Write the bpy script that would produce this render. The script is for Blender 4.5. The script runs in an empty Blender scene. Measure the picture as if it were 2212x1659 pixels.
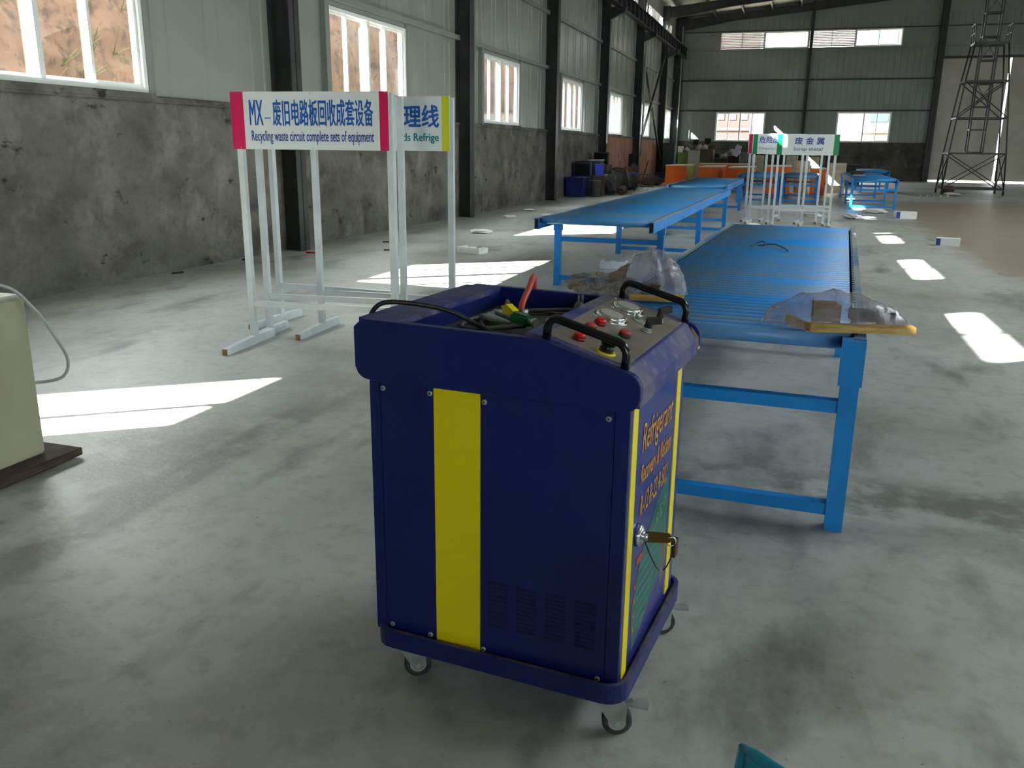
import bpy, bmesh, math, random
from math import sin, cos, pi, radians as R
from mathutils import Vector as V, Matrix
C = bpy.context.scene.collection
S = bpy.context.scene
# ------------------------------------------------------------------ camera, sky, sun, exposure
PITCH, YAW, ROLL, FPX = 0.267429, 0.311041, -0.0111859, 1861.87
fw = V((-sin(YAW)*cos(PITCH), cos(YAW)*cos(PITCH), -sin(PITCH)))
rt = V((cos(YAW), sin(YAW), 0)); dn = fw.cross(rt)
rt, dn = rt*cos(ROLL)+dn*sin(ROLL), dn*cos(ROLL)-rt*sin(ROLL)
cam = bpy.data.cameras.new('camera'); cam.sensor_width = 36; cam.lens = FPX/2212*36; cam.clip_end = 400
co = bpy.data.objects.new('camera', cam); C.objects.link(co); S.camera = co
co.matrix_world = Matrix(((rt.x, -dn.x, -fw.x, 0), (rt.y, -dn.y, -fw.y, 0), (rt.z, -dn.z, -fw.z, 1.5), (0, 0, 0, 1)))
S.view_settings.view_transform = 'Standard'; S.view_settings.look = 'None'; S.view_settings.gamma = 1
S.view_settings.exposure = 3.62
W = bpy.data.worlds.new('sky'); S.world = W; W.use_nodes = True
bg = W.node_tree.nodes['Background']; bg.inputs[0].default_value = (0.92, 0.95, 1.0, 1); bg.inputs[1].default_value = 1.6
sun = bpy.data.lights.new('sun', 'SUN'); sun.energy = 12.0; sun.angle = R(0.6); sun.color = (1, 0.97, 0.91)
so = bpy.data.objects.new('sun', sun); C.objects.link(so); so.location = (-30, -15, 30)
so.rotation_euler = V((1, 0.75, -0.86)).to_track_quat('-Z', 'Y').to_euler()
S.cycles.max_bounces = 14; S.cycles.diffuse_bounces = 8; S.cycles.glossy_bounces = 4; S.cycles.transparent_max_bounces = 24
S.cycles.use_denoising = True; S.cycles.sample_clamp_indirect = 6; S.cycles.caustics_reflective = False
def portal(loc, size, rot):
    l = bpy.data.lights.new('window_daylight', 'AREA'); l.shape = 'RECTANGLE'; l.size, l.size_y = size; l.cycles.is_portal = True
    o = bpy.data.objects.new('window_daylight', l); C.objects.link(o); o.location = loc; o.rotation_euler = rot

# ------------------------------------------------------------------ materials
def lin(c): return tuple((x/255/12.92 if x <= 10 else ((x/255+.055)/1.055)**2.4) for x in c)+(1,)
MATS = {}
def mat(name, col, rough=.5, metal=0., col2=None, scale=4., lo=.4, hi=.65, bump=0., bscale=60., detail=4., stretch=None, spec=.5, coat=0.):
    if name in MATS: return MATS[name]
    m = bpy.data.materials.new(name); m.use_nodes = True; nt = m.node_tree; N = nt.nodes; L = nt.links
    p = N['Principled BSDF']; p.inputs['Roughness'].default_value = rough; p.inputs['Metallic'].default_value = metal
    p.inputs['Specular IOR Level'].default_value = spec; p.inputs['Coat Weight'].default_value = coat
    p.inputs['Base Color'].default_value = lin(col)
    g = N.new('ShaderNodeNewGeometry'); src = g.outputs['Position']
    if stretch:
        mp = N.new('ShaderNodeMapping'); mp.inputs['Scale'].default_value = stretch; L.new(src, mp.inputs[0]); src = mp.outputs[0]
    if col2:
        n = N.new('ShaderNodeTexNoise'); n.inputs['Scale'].default_value = scale; n.inputs['Detail'].default_value = detail
        L.new(src, n.inputs['Vector'])
        r = N.new('ShaderNodeMapRange'); r.inputs['From Min'].default_value = lo; r.inputs['From Max'].default_value = hi; L.new(n.outputs[0], r.inputs[0])
        x = N.new('ShaderNodeMix'); x.data_type = 'RGBA'; x.inputs[6].default_value = lin(col); x.inputs[7].default_value = lin(col2)
        L.new(r.outputs[0], x.inputs[0]); L.new(x.outputs[2], p.inputs['Base Color'])
    if bump:
        n2 = N.new('ShaderNodeTexNoise'); n2.inputs['Scale'].default_value = bscale; n2.inputs['Detail'].default_value = 3; L.new(src, n2.inputs['Vector'])
        b = N.new('ShaderNodeBump'); b.inputs['Strength'].default_value = bump; b.inputs['Distance'].default_value = .02
        L.new(n2.outputs[0], b.inputs['Height']); L.new(b.outputs[0], p.inputs['Normal'])
    MATS[name] = m; return m
def layered(name, base, layers, rough=.6, bump=.15, bscale=40, spec=.5):
    """base colour with several noise layers of dirt: (colour, scale, lo, hi, strength, stretch)"""
    m = bpy.data.materials.new(name); m.use_nodes = True; nt = m.node_tree; N = nt.nodes; L = nt.links
    p = N['Principled BSDF']; p.inputs['Roughness'].default_value = rough; p.inputs['Specular IOR Level'].default_value = spec
    g = N.new('ShaderNodeNewGeometry'); prev = None
    for i, (c, sc, lo, hi, st, stv, dt) in enumerate(layers):
        mp = N.new('ShaderNodeMapping'); mp.inputs['Scale'].default_value = stv; mp.inputs['Location'].default_value = (i*7.3, i*3.1, i*1.7)
        L.new(g.outputs['Position'], mp.inputs[0])
        n = N.new('ShaderNodeTexNoise'); n.inputs['Scale'].default_value = sc; n.inputs['Detail'].default_value = dt; n.inputs['Roughness'].default_value = .6
        L.new(mp.outputs[0], n.inputs['Vector'])
        r = N.new('ShaderNodeMapRange'); r.inputs['From Min'].default_value = lo; r.inputs['From Max'].default_value = hi; r.inputs['To Max'].default_value = st
        L.new(n.outputs[0], r.inputs[0])
        x = N.new('ShaderNodeMix'); x.data_type = 'RGBA'; x.inputs[7].default_value = lin(c)
        if prev is None: x.inputs[6].default_value = lin(base)
        else: L.new(prev, x.inputs[6])
        L.new(r.outputs[0], x.inputs[0]); prev = x.outputs[2]
    L.new(prev, p.inputs['Base Color'])
    n2 = N.new('ShaderNodeTexNoise'); n2.inputs['Scale'].default_value = bscale; n2.inputs['Detail'].default_value = 5; L.new(g.outputs['Position'], n2.inputs['Vector'])
    b = N.new('ShaderNodeBump'); b.inputs['Strength'].default_value = bump; b.inputs['Distance'].default_value = .02
    L.new(n2.outputs[0], b.inputs['Height']); L.new(b.outputs[0], p.inputs['Normal'])
    MATS[name] = m; return m
def clear(name, tint, amount, rough=.05, body=None, bump=0, bscale=14):
    """see-through sheet: mostly transparent with a gloss and, for foil, some milky body"""
    m = bpy.data.materials.new(name); m.use_nodes = True; nt = m.node_tree; N = nt.nodes; L = nt.links
    N.remove(N['Principled BSDF']); out = N['Material Output']
    t = N.new('ShaderNodeBsdfTransparent'); t.inputs[0].default_value = lin(tint)
    g = N.new('ShaderNodeBsdfGlossy'); g.inputs['Roughness'].default_value = rough
    lw = N.new('ShaderNodeLayerWeight'); lw.inputs[0].default_value = .5
    pw = N.new('ShaderNodeMath'); pw.operation = 'POWER'; pw.inputs[1].default_value = 4; L.new(lw.outputs['Facing'], pw.inputs[0])
    f = N.new('ShaderNodeMath'); f.operation = 'MULTIPLY_ADD'; f.inputs[1].default_value = .8; f.inputs[2].default_value = .025; L.new(pw.outputs[0], f.inputs[0])
    mx = N.new('ShaderNodeMixShader'); L.new(f.outputs[0], mx.inputs[0]); L.new(t.outputs[0], mx.inputs[1]); L.new(g.outputs[0], mx.inputs[2]); last = mx
    if body:
        d = N.new('ShaderNodeBsdfDiffuse'); d.inputs[0].default_value = lin(body)
        tl = N.new('ShaderNodeBsdfTranslucent'); tl.inputs[0].default_value = lin(body)
        a = N.new('ShaderNodeAddShader'); L.new(d.outputs[0], a.inputs[0]); L.new(tl.outputs[0], a.inputs[1])
        m2 = N.new('ShaderNodeMixShader'); m2.inputs[0].default_value = amount; L.new(mx.outputs[0], m2.inputs[1]); L.new(d.outputs[0], m2.inputs[2]); last = m2
        n2 = N.new('ShaderNodeTexNoise'); n2.inputs['Scale'].default_value = bscale; n2.inputs['Detail'].default_value = 4
        gm = N.new('ShaderNodeNewGeometry'); L.new(gm.outputs['Position'], n2.inputs['Vector'])
        b = N.new('ShaderNodeBump'); b.inputs['Strength'].default_value = bump; b.inputs['Distance'].default_value = .03; L.new(n2.outputs[0], b.inputs['Height'])
        for s in (g, d): L.new(b.outputs[0], s.inputs['Normal'])
        r = N.new('ShaderNodeMapRange'); r.inputs['From Min'].default_value = .35; r.inputs['From Max'].default_value = .7
        r.inputs['To Min'].default_value = amount*.55; r.inputs['To Max'].default_value = min(1, amount*1.7); L.new(n2.outputs[0], r.inputs[0]); L.new(r.outputs[0], m2.inputs[0])
    L.new(last.outputs[0], out.inputs[0]); MATS[name] = m; return m

one = (1, 1, 1)
floor_m = layered('dusty_concrete', (176, 177, 172), [
    ((128, 126, 119), .55, .46, .66, .85, one, 7), ((200, 200, 195), .9, .5, .7, .6, (1, .6, 1), 6), ((78, 76, 70), 1.6, .56, .72, .75, (1.3, .5, 1), 9),
    ((116, 112, 104), 9, .5, .72, .45, one, 8), ((60, 58, 54), 26, .66, .74, .6, one, 6)], rough=.45, bump=.10, bscale=30, spec=.6)
def floor_marks(m):
    """worn dark bands along two slab joints and an earthy area at the far right"""
    nt = m.node_tree; N = nt.nodes; L = nt.links; p = N['Principled BSDF']; src = p.inputs['Base Color'].links[0].from_socket
    g = N.new('ShaderNodeNewGeometry'); sp = N.new('ShaderNodeSeparateXYZ'); L.new(g.outputs['Position'], sp.inputs[0])
    nz = N.new('ShaderNodeTexNoise'); nz.inputs['Scale'].default_value = 2.2; nz.inputs['Detail'].default_value = 7; nz.inputs['Roughness'].default_value = .65; L.new(g.outputs['Position'], nz.inputs['Vector'])
    def math_(op, a, b=None, c=None):
        n = N.new('ShaderNodeMath'); n.operation = op
        for k, v in enumerate((a, b, c)):
            if v is None: continue
            if isinstance(v, (int, float)): n.inputs[k].default_value = v
            else: L.new(v, n.inputs[k])
        return n.outputs[0]
    def ramp(v, a, b):
        n = N.new('ShaderNodeMapRange'); n.interpolation_type = 'SMOOTHSTEP'; n.inputs['From Min'].default_value = a; n.inputs['From Max'].default_value = b; L.new(v, n.inputs[0]); return n.outputs[0]
    wob = math_('MULTIPLY_ADD', nz.outputs[0], .9, -.45)
    X = math_('ADD', sp.outputs[0], wob); Y = math_('ADD', sp.outputs[1], wob)
    def band(v, c, h, s): return math_('MULTIPLY', ramp(v, c-h-s, c-h), ramp(v, c+h+s, c+h))
    patch = ramp(nz.outputs[0], .40, .58)
    b1 = math_('MULTIPLY', math_('MULTIPLY', band(sp.outputs[0], -2.62, .07, .10), ramp(sp.outputs[1], 5.0, 3.9)), ramp(sp.outputs[1], 1.6, 2.4))
    b1b = math_('MULTIPLY', band(X, -2.9, .25, .3), ramp(sp.outputs[1], 4.4, 3.4))
    b2 = math_('MULTIPLY', math_('MULTIPLY', band(Y, 4.0, .10, .22), patch), ramp(sp.outputs[0], -1.2, -.6))
    b3 = math_('MULTIPLY', band(Y, 3.5, .08, .16), ramp(sp.outputs[0], -1.0, -.6))
    dark = math_('MAXIMUM', math_('MAXIMUM', math_('MULTIPLY', math_('MULTIPLY', b1, ramp(nz.outputs[0], .3, .5)), .6), math_('MULTIPLY', math_('MULTIPLY', b1b, patch), .5)), math_('MAXIMUM', math_('MULTIPLY', b2, .7), math_('MULTIPLY', b3, .35)))
    earth = math_('MULTIPLY', math_('MULTIPLY', ramp(X, 2.2, 2.8), math_('MULTIPLY', ramp(Y, 11.2, 13.0), ramp(Y, 31.5, 29.5))), .85)
    for fac, col in ((earth, (136, 121, 98)), (dark, (84, 80, 73))):
        x = N.new('ShaderNodeMix'); x.data_type = 'RGBA'; L.new(fac, x.inputs[0]); L.new(src, x.inputs[6]); x.inputs[7].default_value = lin(col); src = x.outputs[2]
    L.new(src, p.inputs['Base Color'])
floor_marks(floor_m)
dado_m = layered('rough_plaster', (108, 106, 100), [
    ((62, 60, 56), 1.1, .45, .66, .85, (1, 1, 1.6), 6), ((150, 147, 140), 1.8, .5, .7, .6, one, 6), ((36, 34, 31), 3.0, .63, .69, .95, (1, .8, 1.5), 5), ((80, 78, 72), 14, .5, .7, .4, one, 6)], rough=.9, bump=.5, bscale=14)
dado_red = layered('reddish_plaster', (172, 122, 100), [((96, 78, 70), 1.1, .45, .68, .6, one, 6), ((50, 44, 40), 4, .6, .68, .9, (1, 1, .6), 5)], rough=.9, bump=.4, bscale=14)
dado_back = layered('dark_plaster', (84, 82, 77), [((40, 39, 36), .9, .42, .66, .85, one, 6), ((132, 130, 124), 2.2, .56, .72, .7, one, 6)], rough=.9, bump=.4, bscale=10)
panel_m = mat('wall_sheet', (142, 146, 138), .32, .0, (130, 134, 127), .7, spec=.6)
panelB_m = mat('gable_sheet', (138, 145, 140), .42, 0, (127, 133, 128), .6)
roof_m = mat('roof_sheet', (176, 180, 165), .6, 0, (160, 164, 150), .8)
steel_m = mat('painted_steel', (50, 52, 51), .45, 0, (38, 40, 39), 2)
rust_m = mat('primer_steel', (96, 50, 34), .7, 0, (60, 34, 26), 5)
girt_m = mat('girt_steel', (128, 135, 128), .5)
white_m = mat('window_white', (236, 238, 236), .35)
glass_m = clear('window_glass', (244, 247, 246), 0)
louver_m = mat('louver_metal', (176, 172, 170), .45, .2)
door_m = mat('door_sheet', (190, 186, 176), .5, 0, (178, 174, 164), 1.2)
blue_m = mat('conveyor_blue', (18, 138, 222), .42, 0, (14, 128, 208), 3)
roll_m = layered('dusty_roller_blue', (22, 150, 236), [((132, 140, 134), 1.5, .42, .64, .75, (.35, 1.6, 1), 6), ((130, 134, 124), 7, .52, .72, .45, (.3, 1, 1), 5)], rough=.4, bump=.03)
roll2_m = layered('grimy_roller_blue', (34, 134, 204), [((108, 138, 152), 1.3, .42, .66, .8, (.3, 1, 1), 5)], rough=.5, bump=.02)
rail_m = layered('dusty_rail_blue', (40, 120, 178), [((172, 174, 166), 2.0, .36, .56, .85, (1, .4, 1), 5)], rough=.6, bump=.03)
slot_m = mat('slot_dark', (14, 16, 20), .8)
post_m = mat('white_paint', (214, 222, 224), .35, 0, (200, 208, 212), 6)
signw_m = mat('sign_white', (226, 232, 236), .3)
wood_end = mat('wood_end_grain', (168, 128, 74), .8, 0, (130, 92, 50), 60)
pink_m = mat('sign_pink', (214, 24, 92), .35); yel_m = mat('sign_yellow', (222, 224, 40), .35); grn_m = mat('sign_green', (0, 140, 84), .35); pur_m = mat('sign_purple', (84, 54, 120), .4)
txtb_m = mat('lettering_blue', (24, 92, 178), .4); txtd_m = mat('lettering_navy', (34, 62, 150), .4); txtt_m = mat('lettering_teal', (20, 128, 128), .4); txtg_m = mat('lettering_grey', (110, 140, 140), .4)
cart_m = mat('cart_blue_paint', (12, 28, 98), .38, 0, (11, 26, 92), 7, spec=.45)
cartd_m = layered('dusty_cart_blue', (24, 34, 112), [((104, 98, 98), 3, .42, .66, .75, one, 6), ((150, 140, 128), 22, .5, .7, .3, one, 4)], rough=.6, bump=.03)
cartside_m = mat('cart_side_vinyl', (44, 52, 130), .22, 0, (40, 48, 122), 5, spec=.6)
cyel_m = mat('stripe_yellow', (240, 220, 0), .35)
steelpl_m = layered('brushed_plate', (128, 118, 110), [((84, 76, 70), 6, .42, .68, .8, one, 7), ((164, 156, 148), 18, .56, .74, .5, one, 5)], rough=.45, bump=.03)
rubber_m = mat('rubber_mat', (44, 42, 42), .85, 0, (60, 56, 54), 7, bump=.1)
blk_m = mat('gloss_black', (16, 16, 17), .22); mblk_m = mat('matt_black', (30, 30, 30), .7, 0, (44, 43, 42), 9)
chrome_m = mat('chrome', (222, 224, 226), .12, 1.); zinc_m = mat('zinc_steel', (168, 176, 170), .38, .35, (146, 154, 148), 20)
red_m = mat('button_red', (222, 22, 26), .22); redd_m = mat('button_red_dusty', (168, 58, 56), .5); green_m = mat('button_green', (22, 110, 76), .4)
hose_red = mat('hose_red', (178, 60, 48), .5); cord_m = mat('cord_grey', (64, 64, 66), .5, 0, (92, 92, 92), 14); cordb_m = mat('cord_black', (26, 26, 28), .45)
brass_m = mat('brass', (112, 88, 52), .45, .7); gold_m = mat('lettering_gold', (206, 146, 56), .5)
label_g = mat('banner_green', (24, 104, 96), .3, 0, (16, 84, 80), 12); lime_m = mat('banner_lime', (120, 160, 56), .5)
woody = mat('pale_wood', (196, 164, 92), .6, 0, (150, 112, 54), 5, stretch=(1, 8, 8)); woodg = mat('grey_wood', (132, 116, 96), .7, 0, (92, 76, 60), 6, stretch=(1, 8, 6)); woodd = mat('dark_wood', (74, 58, 48), .8, 0, (48, 38, 32), 6, stretch=(6, 1, 6))
foil_m = clear('plastic_foil', (236, 236, 240), .27, .16, body=(196, 192, 200), bump=.5, bscale=13)
foild_m = clear('dirty_foil', (236, 232, 228), .5, .12, body=(150, 140, 132), bump=1.0, bscale=22)
beige_m = mat('beige_enamel', (168, 168, 140), .45, 0, (158, 158, 131), 3)
foam_m = mat('foam_white', (238, 238, 234), .8); paper_m = mat('paper_white', (226, 226, 224), .85)
orange_m = mat('booth_orange', (238, 112, 22), .4, 0, (226, 100, 18), 2); lgreen_m = mat('booth_green', (176, 214, 108), .5); topw_m = mat('booth_top', (214, 214, 196), .45, 0, (196, 196, 180), 3)
cyan_m = mat('plastic_cyan', (24, 128, 158), .3)
cliff_m = layered('red_earth', (78, 56, 43), [((98, 74, 58), 1.4, .45, .7, .8, one, 8), ((44, 31, 24), 5, .5, .66, .9, one, 9), ((80, 80, 50), .5, .6, .72, .7, one, 6)], rough=.95, bump=1.0, bscale=5)
grass_m = mat('dry_grass', (98, 90, 68), .9, 0, (64, 76, 38), 3)
ground_m = mat('bare_ground', (190, 180, 160), .9, 0, (160, 148, 128), .6)
navy_m = mat('bin_navy', (24, 34, 110), .5, 0, (18, 26, 80), 4); navyb = mat('tub_blue', (36, 62, 200), .45)
dark1 = mat('scrap_black', (32, 31, 31), .7, 0, (52, 48, 46), 5); dark2 = mat('scrap_brown', (74, 56, 46), .8, 0, (44, 34, 30), 4); dark3 = mat('scrap_grey', (110, 110, 104), .7, 0, (80, 80, 76), 5)
cream_m = mat('scrap_cream', (206, 200, 180), .6, 0, (180, 172, 150), 6); olive_m = mat('crate_olive', (116, 124, 76), .7, 0, (92, 98, 62), 4); dolive = mat('crate_dark_olive', (84, 78, 58), .8, 0, (64, 60, 46), 4)
lgrey = mat('sheet_grey', (170, 176, 172), .5); rosy = mat('scrap_rust', (120, 70, 48), .8, 0, (80, 46, 34), 5); lav = mat('panel_lavender', (176, 186, 214), .5)
maroon = mat('post_maroon', (110, 30, 40), .5); orangey = mat('scrap_orange', (214, 110, 40), .5); dgreen_m = mat('locker_green', (44, 58, 52), .6)
bandc_m = mat('band_cream', (84, 82, 74), .7); brick_m = mat('scaffold_brick', (40, 22, 20), .9, 0, (28, 22, 24), .8); fac_m = mat('facade_cream', (58, 56, 46), .8); facb_m = mat('facade_grey', (46, 52, 58), .8); win_m = mat('far_window', (34, 46, 52), .3)

# ------------------------------------------------------------------ geometry helpers
class MB:
    def __init__(s): s.bm = bmesh.new(); s.T = Matrix()
    def _v(s, p): return s.bm.verts.new(s.T @ V(p))
    def f(s, vs, mi=0, smooth=False):
        try: fc = s.bm.faces.new(vs)
        except ValueError: return
        fc.material_index = mi; fc.smooth = smooth; return fc
    def box(s, x0, x1, y0, y1, z0, z1, mi=0):
        v = [s._v((x, y, z)) for z in (z0, z1) for y in (y0, y1) for x in (x0, x1)]
        for q in ((0, 2, 3, 1), (4, 5, 7, 6), (0, 1, 5, 4), (2, 6, 7, 3), (0, 4, 6, 2), (1, 3, 7, 5)): s.f([v[i] for i in q], mi)
        return s
    def bar(s, p, q, w, h, up=(0, 0, 1), mi=0):
        p, q = V(p), V(q); d = (q-p).normalized(); u = V(up)
        if abs(d.dot(u)) > .98: u = V((0, 1, 0))
        a = d.cross(u).normalized()*w/2; b = a.cross(d).normalized()*h/2
        v = [s._v(o+e) for o in (p, q) for e in (-a-b, a-b, a+b, -a+b)]
        for k in ((0, 1, 2, 3), (7, 6, 5, 4), (0, 4, 5, 1), (1, 5, 6, 2), (2, 6, 7, 3), (3, 7, 4, 0)): s.f([v[i] for i in k], mi)
        return s
    def tube(s, pts, r, n=10, mi=0, caps=True):
        pts = [V(p) for p in pts]; rs = r if isinstance(r, (list, tuple)) else [r]*len(pts); rings = []; u = None
        for i, p in enumerate(pts):
            d = (pts[min(i+1, len(pts)-1)]-pts[max(i-1, 0)]).normalized()
            if u is None: u = d.orthogonal().normalized()
            else: u = (u-d*u.dot(d)); u = u.normalized() if u.length > 1e-6 else d.orthogonal().normalized()
            w = d.cross(u); rings.append([s._v(p+(u*cos(2*pi*k/n)+w*sin(2*pi*k/n))*rs[i]) for k in range(n)])
        for a, b in zip(rings, rings[1:]):
            for k in range(n): s.f((a[k], a[(k+1) % n], b[(k+1) % n], b[k]), mi, n > 5)
        if caps: s.f(rings[0][::-1], mi); s.f(rings[-1], mi)
        return s
    def cyl(s, p, q, r, n=16, mi=0): return s.tube([p, q], r, n, mi)
    def prism(s, poly, ax, a0, a1, mi=0, smooth=False):
        def P(t, a): return {'x': (a, t[0], t[1]), 'y': (t[0], a, t[1]), 'z': (t[0], t[1], a)}[ax]
        A = [s._v(P(t, a0)) for t in poly]; B = [s._v(P(t, a1)) for t in poly]
        s.f(A, mi); s.f(B[::-1], mi); n = len(poly)
        for i in range(n): s.f((A[i], B[i], B[(i+1) % n], A[(i+1) % n]), mi, smooth)
        return s
    def blob(s, c, r, seed=0, rough=.25, sub=2, mi=0, smooth=False):
        rnd = random.Random(seed); t = bmesh.new(); bmesh.ops.create_icosphere(t, subdivisions=sub, radius=1)
        t.verts.ensure_lookup_table(); mp = {}
        for v in t.verts:
            k = 1+rnd.uniform(-rough, rough); mp[v.index] = s._v((c[0]+v.co.x*r[0]*k, c[1]+v.co.y*r[1]*k, c[2]+v.co.z*r[2]*k))
        for fc in t.faces: s.f([mp[v.index] for v in fc.verts], mi, smooth)
        t.free(); return s
    def build(s, name, m, parent=None, loc=(0, 0, 0), rot=(0, 0, 0), bevel=0, seg=2):
        bmesh.ops.recalc_face_normals(s.bm, faces=s.bm.faces)
        if bevel:
            es = [e for e in s.bm.edges if len(e.link_faces) == 2 and e.calc_face_angle(0) > .6]
            bmesh.ops.bevel(s.bm, geom=es, offset=bevel, segments=seg, affect='EDGES', clamp_overlap=True)
        me = bpy.data.meshes.new(name); s.bm.to_mesh(me); s.bm.free()
        for x in (m if isinstance(m, (list, tuple)) else [m]): me.materials.append(x)
        o = bpy.data.objects.new(name, me); C.objects.link(o); o.location = loc; o.rotation_euler = rot
        if parent: o.parent = parent
        return o
def tag(o, label=None, cat=None, group=None, kind=None):
    for k, v in (('label', label), ('category', cat), ('group', group), ('kind', kind)):
        if v: o[k] = v
    return o
def thing(name, label, cat, loc=(0, 0, 0), rz=0, group=None):
    o = bpy.data.objects.new(name, None); C.objects.link(o); o.location = loc; o.rotation_euler = (0, 0, rz); o.empty_display_size = .1
    return tag(o, label, cat, group)
def struct(o): o['kind'] = 'structure'; return o
def sroot(name, loc=(0, 0, 0), rz=0):
    o = bpy.data.objects.new(name, None); C.objects.link(o); o.location = loc; o.rotation_euler = (0, 0, rz); return struct(o)
def copy_tree(o, parent=None):
    c = o.copy(); C.objects.link(c)
    if parent: c.parent = parent
    for ch in list(o.children): copy_tree(ch, c)
    return c
def dup(o, loc, rz, label=None, group=None):
    c = copy_tree(o); c.location = loc; c.rotation_euler = (0, 0, rz)
    if label: c['label'] = label
    if group: c['group'] = group
    return c
def arc(c, r, a0, a1, n, ax=(0, 1)):
    return [(c[0]+r*cos(a0+(a1-a0)*i/n), c[1]+r*sin(a0+(a1-a0)*i/n)) for i in range(n+1)]
def lettering(text, m, parent, x0, x1, z0, z1, y, name='lettering', rot=None, thick=0., shear=0., bold=0.):
    """flat raised letters filling the box x0..x1, z0..z1 on a plane; rot maps local (x, 0, z) into the parent"""
    c = bpy.data.curves.new('lettering', 'FONT'); c.body = text; c.offset = thick; c.shear = shear; c.extrude = 0; c.resolution_u = 3
    o = bpy.data.objects.new('lettering_source', c); C.objects.link(o)
    dg = bpy.context.evaluated_depsgraph_get(); dg.update()
    me = bpy.data.meshes.new_from_object(o.evaluated_get(dg)); bpy.data.objects.remove(o); bpy.data.curves.remove(c)
    xs = [v.co.x for v in me.vertices]; ys = [v.co.y for v in me.vertices]
    ax, bx, ay, by = min(xs), max(xs), min(ys), max(ys)
    for v in me.vertices:
        p = V((x0+(v.co.x-ax)/(bx-ax)*(x1-x0), y, z0+(v.co.y-ay)/(by-ay)*(z1-z0)))
        v.co = (rot @ p) if rot else p
    me.materials.clear(); me.materials.append(m); me.name = name
    if bold:
        bm = bmesh.new(); bm.from_mesh(me); g0 = bm.verts[:]+bm.edges[:]+bm.faces[:]
        for dx, dz in ((bold, 0), (0, bold), (-bold, 0), (0, -bold)):
            dd = V((dx, -.0002*(1+(dx > 0)+2*(dz > 0)), dz))
            q = bmesh.ops.duplicate(bm, geom=g0)['geom']; bmesh.ops.translate(bm, verts=[e for e in q if isinstance(e, bmesh.types.BMVert)], vec=(rot @ dd) if rot else dd)
        bm.to_mesh(me); bm.free()
    r = bpy.data.objects.new(name, me); C.objects.link(r); r.parent = parent
    return r

# ------------------------------------------------------------------ the hall
XL, XR, YB, YF = -7.2, 26.2, 51.5, -8.0
DADO = 1.99; WY0, WP, WW = 5.66, 7.04, 2.96; WZ0, WZ1 = 2.06, 3.60; CZ0, CZ1 = 6.95, 7.85; EAVE = 8.4; RIDGE = EAVE+.095*(9.5-XL)
struct(MB().box(XL-.3, XR+.3, YF-.3, YB+.3, -.2, 0).build('floor', floor_m))
wys = [WY0+WP*k+(.3 if k < 0 else 0) for k in range(-1, 7)]
def spans(y0, y1, holes):
    out = []; y = y0
    for a, b in holes:
        if a > y: out.append((y, a))
        y = b
    if y < y1: out.append((y, y1))
    return out
# left wall: sheets with ribs, openings for the windows and the high strip of lights and louvres
def side_wall(name, x, sgn, ridged):
    b = MB(); holes = [(y, y+WW) for y in wys]; t = .08
    xa, xb = (x-t, x) if sgn > 0 else (x, x+t)
    for a, c in spans(YF, YB, holes): b.box(xa, xb, a, c, DADO, WZ1)
    b.box(xa, xb, YF, YB, WZ1, CZ0); b.box(xa, xb, YF, YB, CZ1, EAVE+.1)
    for a, c in spans(YF, YB, ([(YF+.4-.95+2.235, YF+.4-.95+2.235*26)] if sgn > 0 else [])): b.box(xa, xb, a, c, CZ0, CZ1)
    if ridged:
        y = YF+.1; i = 0
        while y < YB-.1:
            if not any(h[0]-.03 < y < h[1]+.03 for h in holes): b.prism([(x, y-.022), (x+.018, y-.008), (x+.018, y+.008), (x, y+.022)], 'z', DADO, WZ1)
            b.prism([(x, y-.022), (x+.018, y-.008), (x+.018, y+.008), (x, y+.022)], 'z', WZ1+.1, CZ0)
            y += (.27, .71)[i % 2]; i += 1
    return struct(b.build(name, panel_m))
side_wall('wall_left', XL, 1, True); side_wall('wall_right', XR, -1, False)
RED0, RED1 = 32.7, 46.8
d = MB(); d.box(XL-.2, XL+.03, YF, RED0, 0, DADO); d.box(XL-.2, XL+.03, RED1, YB, 0, DADO); struct(d.build('wall_left_plaster', dado_m))
struct(MB().box(XL-.2, XL+.03, RED0, RED1, 0, DADO).build('wall_left_plaster', dado_red))
struct(MB().box(XR-.03, XR+.2, YF, YB, 0, DADO).build('wall_right_plaster', dado_m))
struct(MB().prism([(XL-.05, DADO-.03), (XL+.07, DADO-.03), (XL+.05, DADO+.03), (XL-.05, DADO+.06)], 'y', YF, YB).build('trim_1', dado_m))
# gable behind the camera; its windows are added to light the cart front
b = MB(); b.box(XL, XR, YF-.1, YF, 0, 2.0)
gw = [(3.5, 7.5), (9, 13), (20, 24)]
for a, c in spans(XL, XR, gw): b.box(a, c, YF-.1, YF, 2.0, 3.6)
b.box(XL, XR, YF-.1, YF, 3.6, EAVE); b.prism([(XL, EAVE), (XR, EAVE), (XR, EAVE+.1), (9.5, RIDGE+.12), (XL, EAVE+.1)], 'y', YF-.1, YF); struct(b.build('wall_front', panelB_m))
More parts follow.
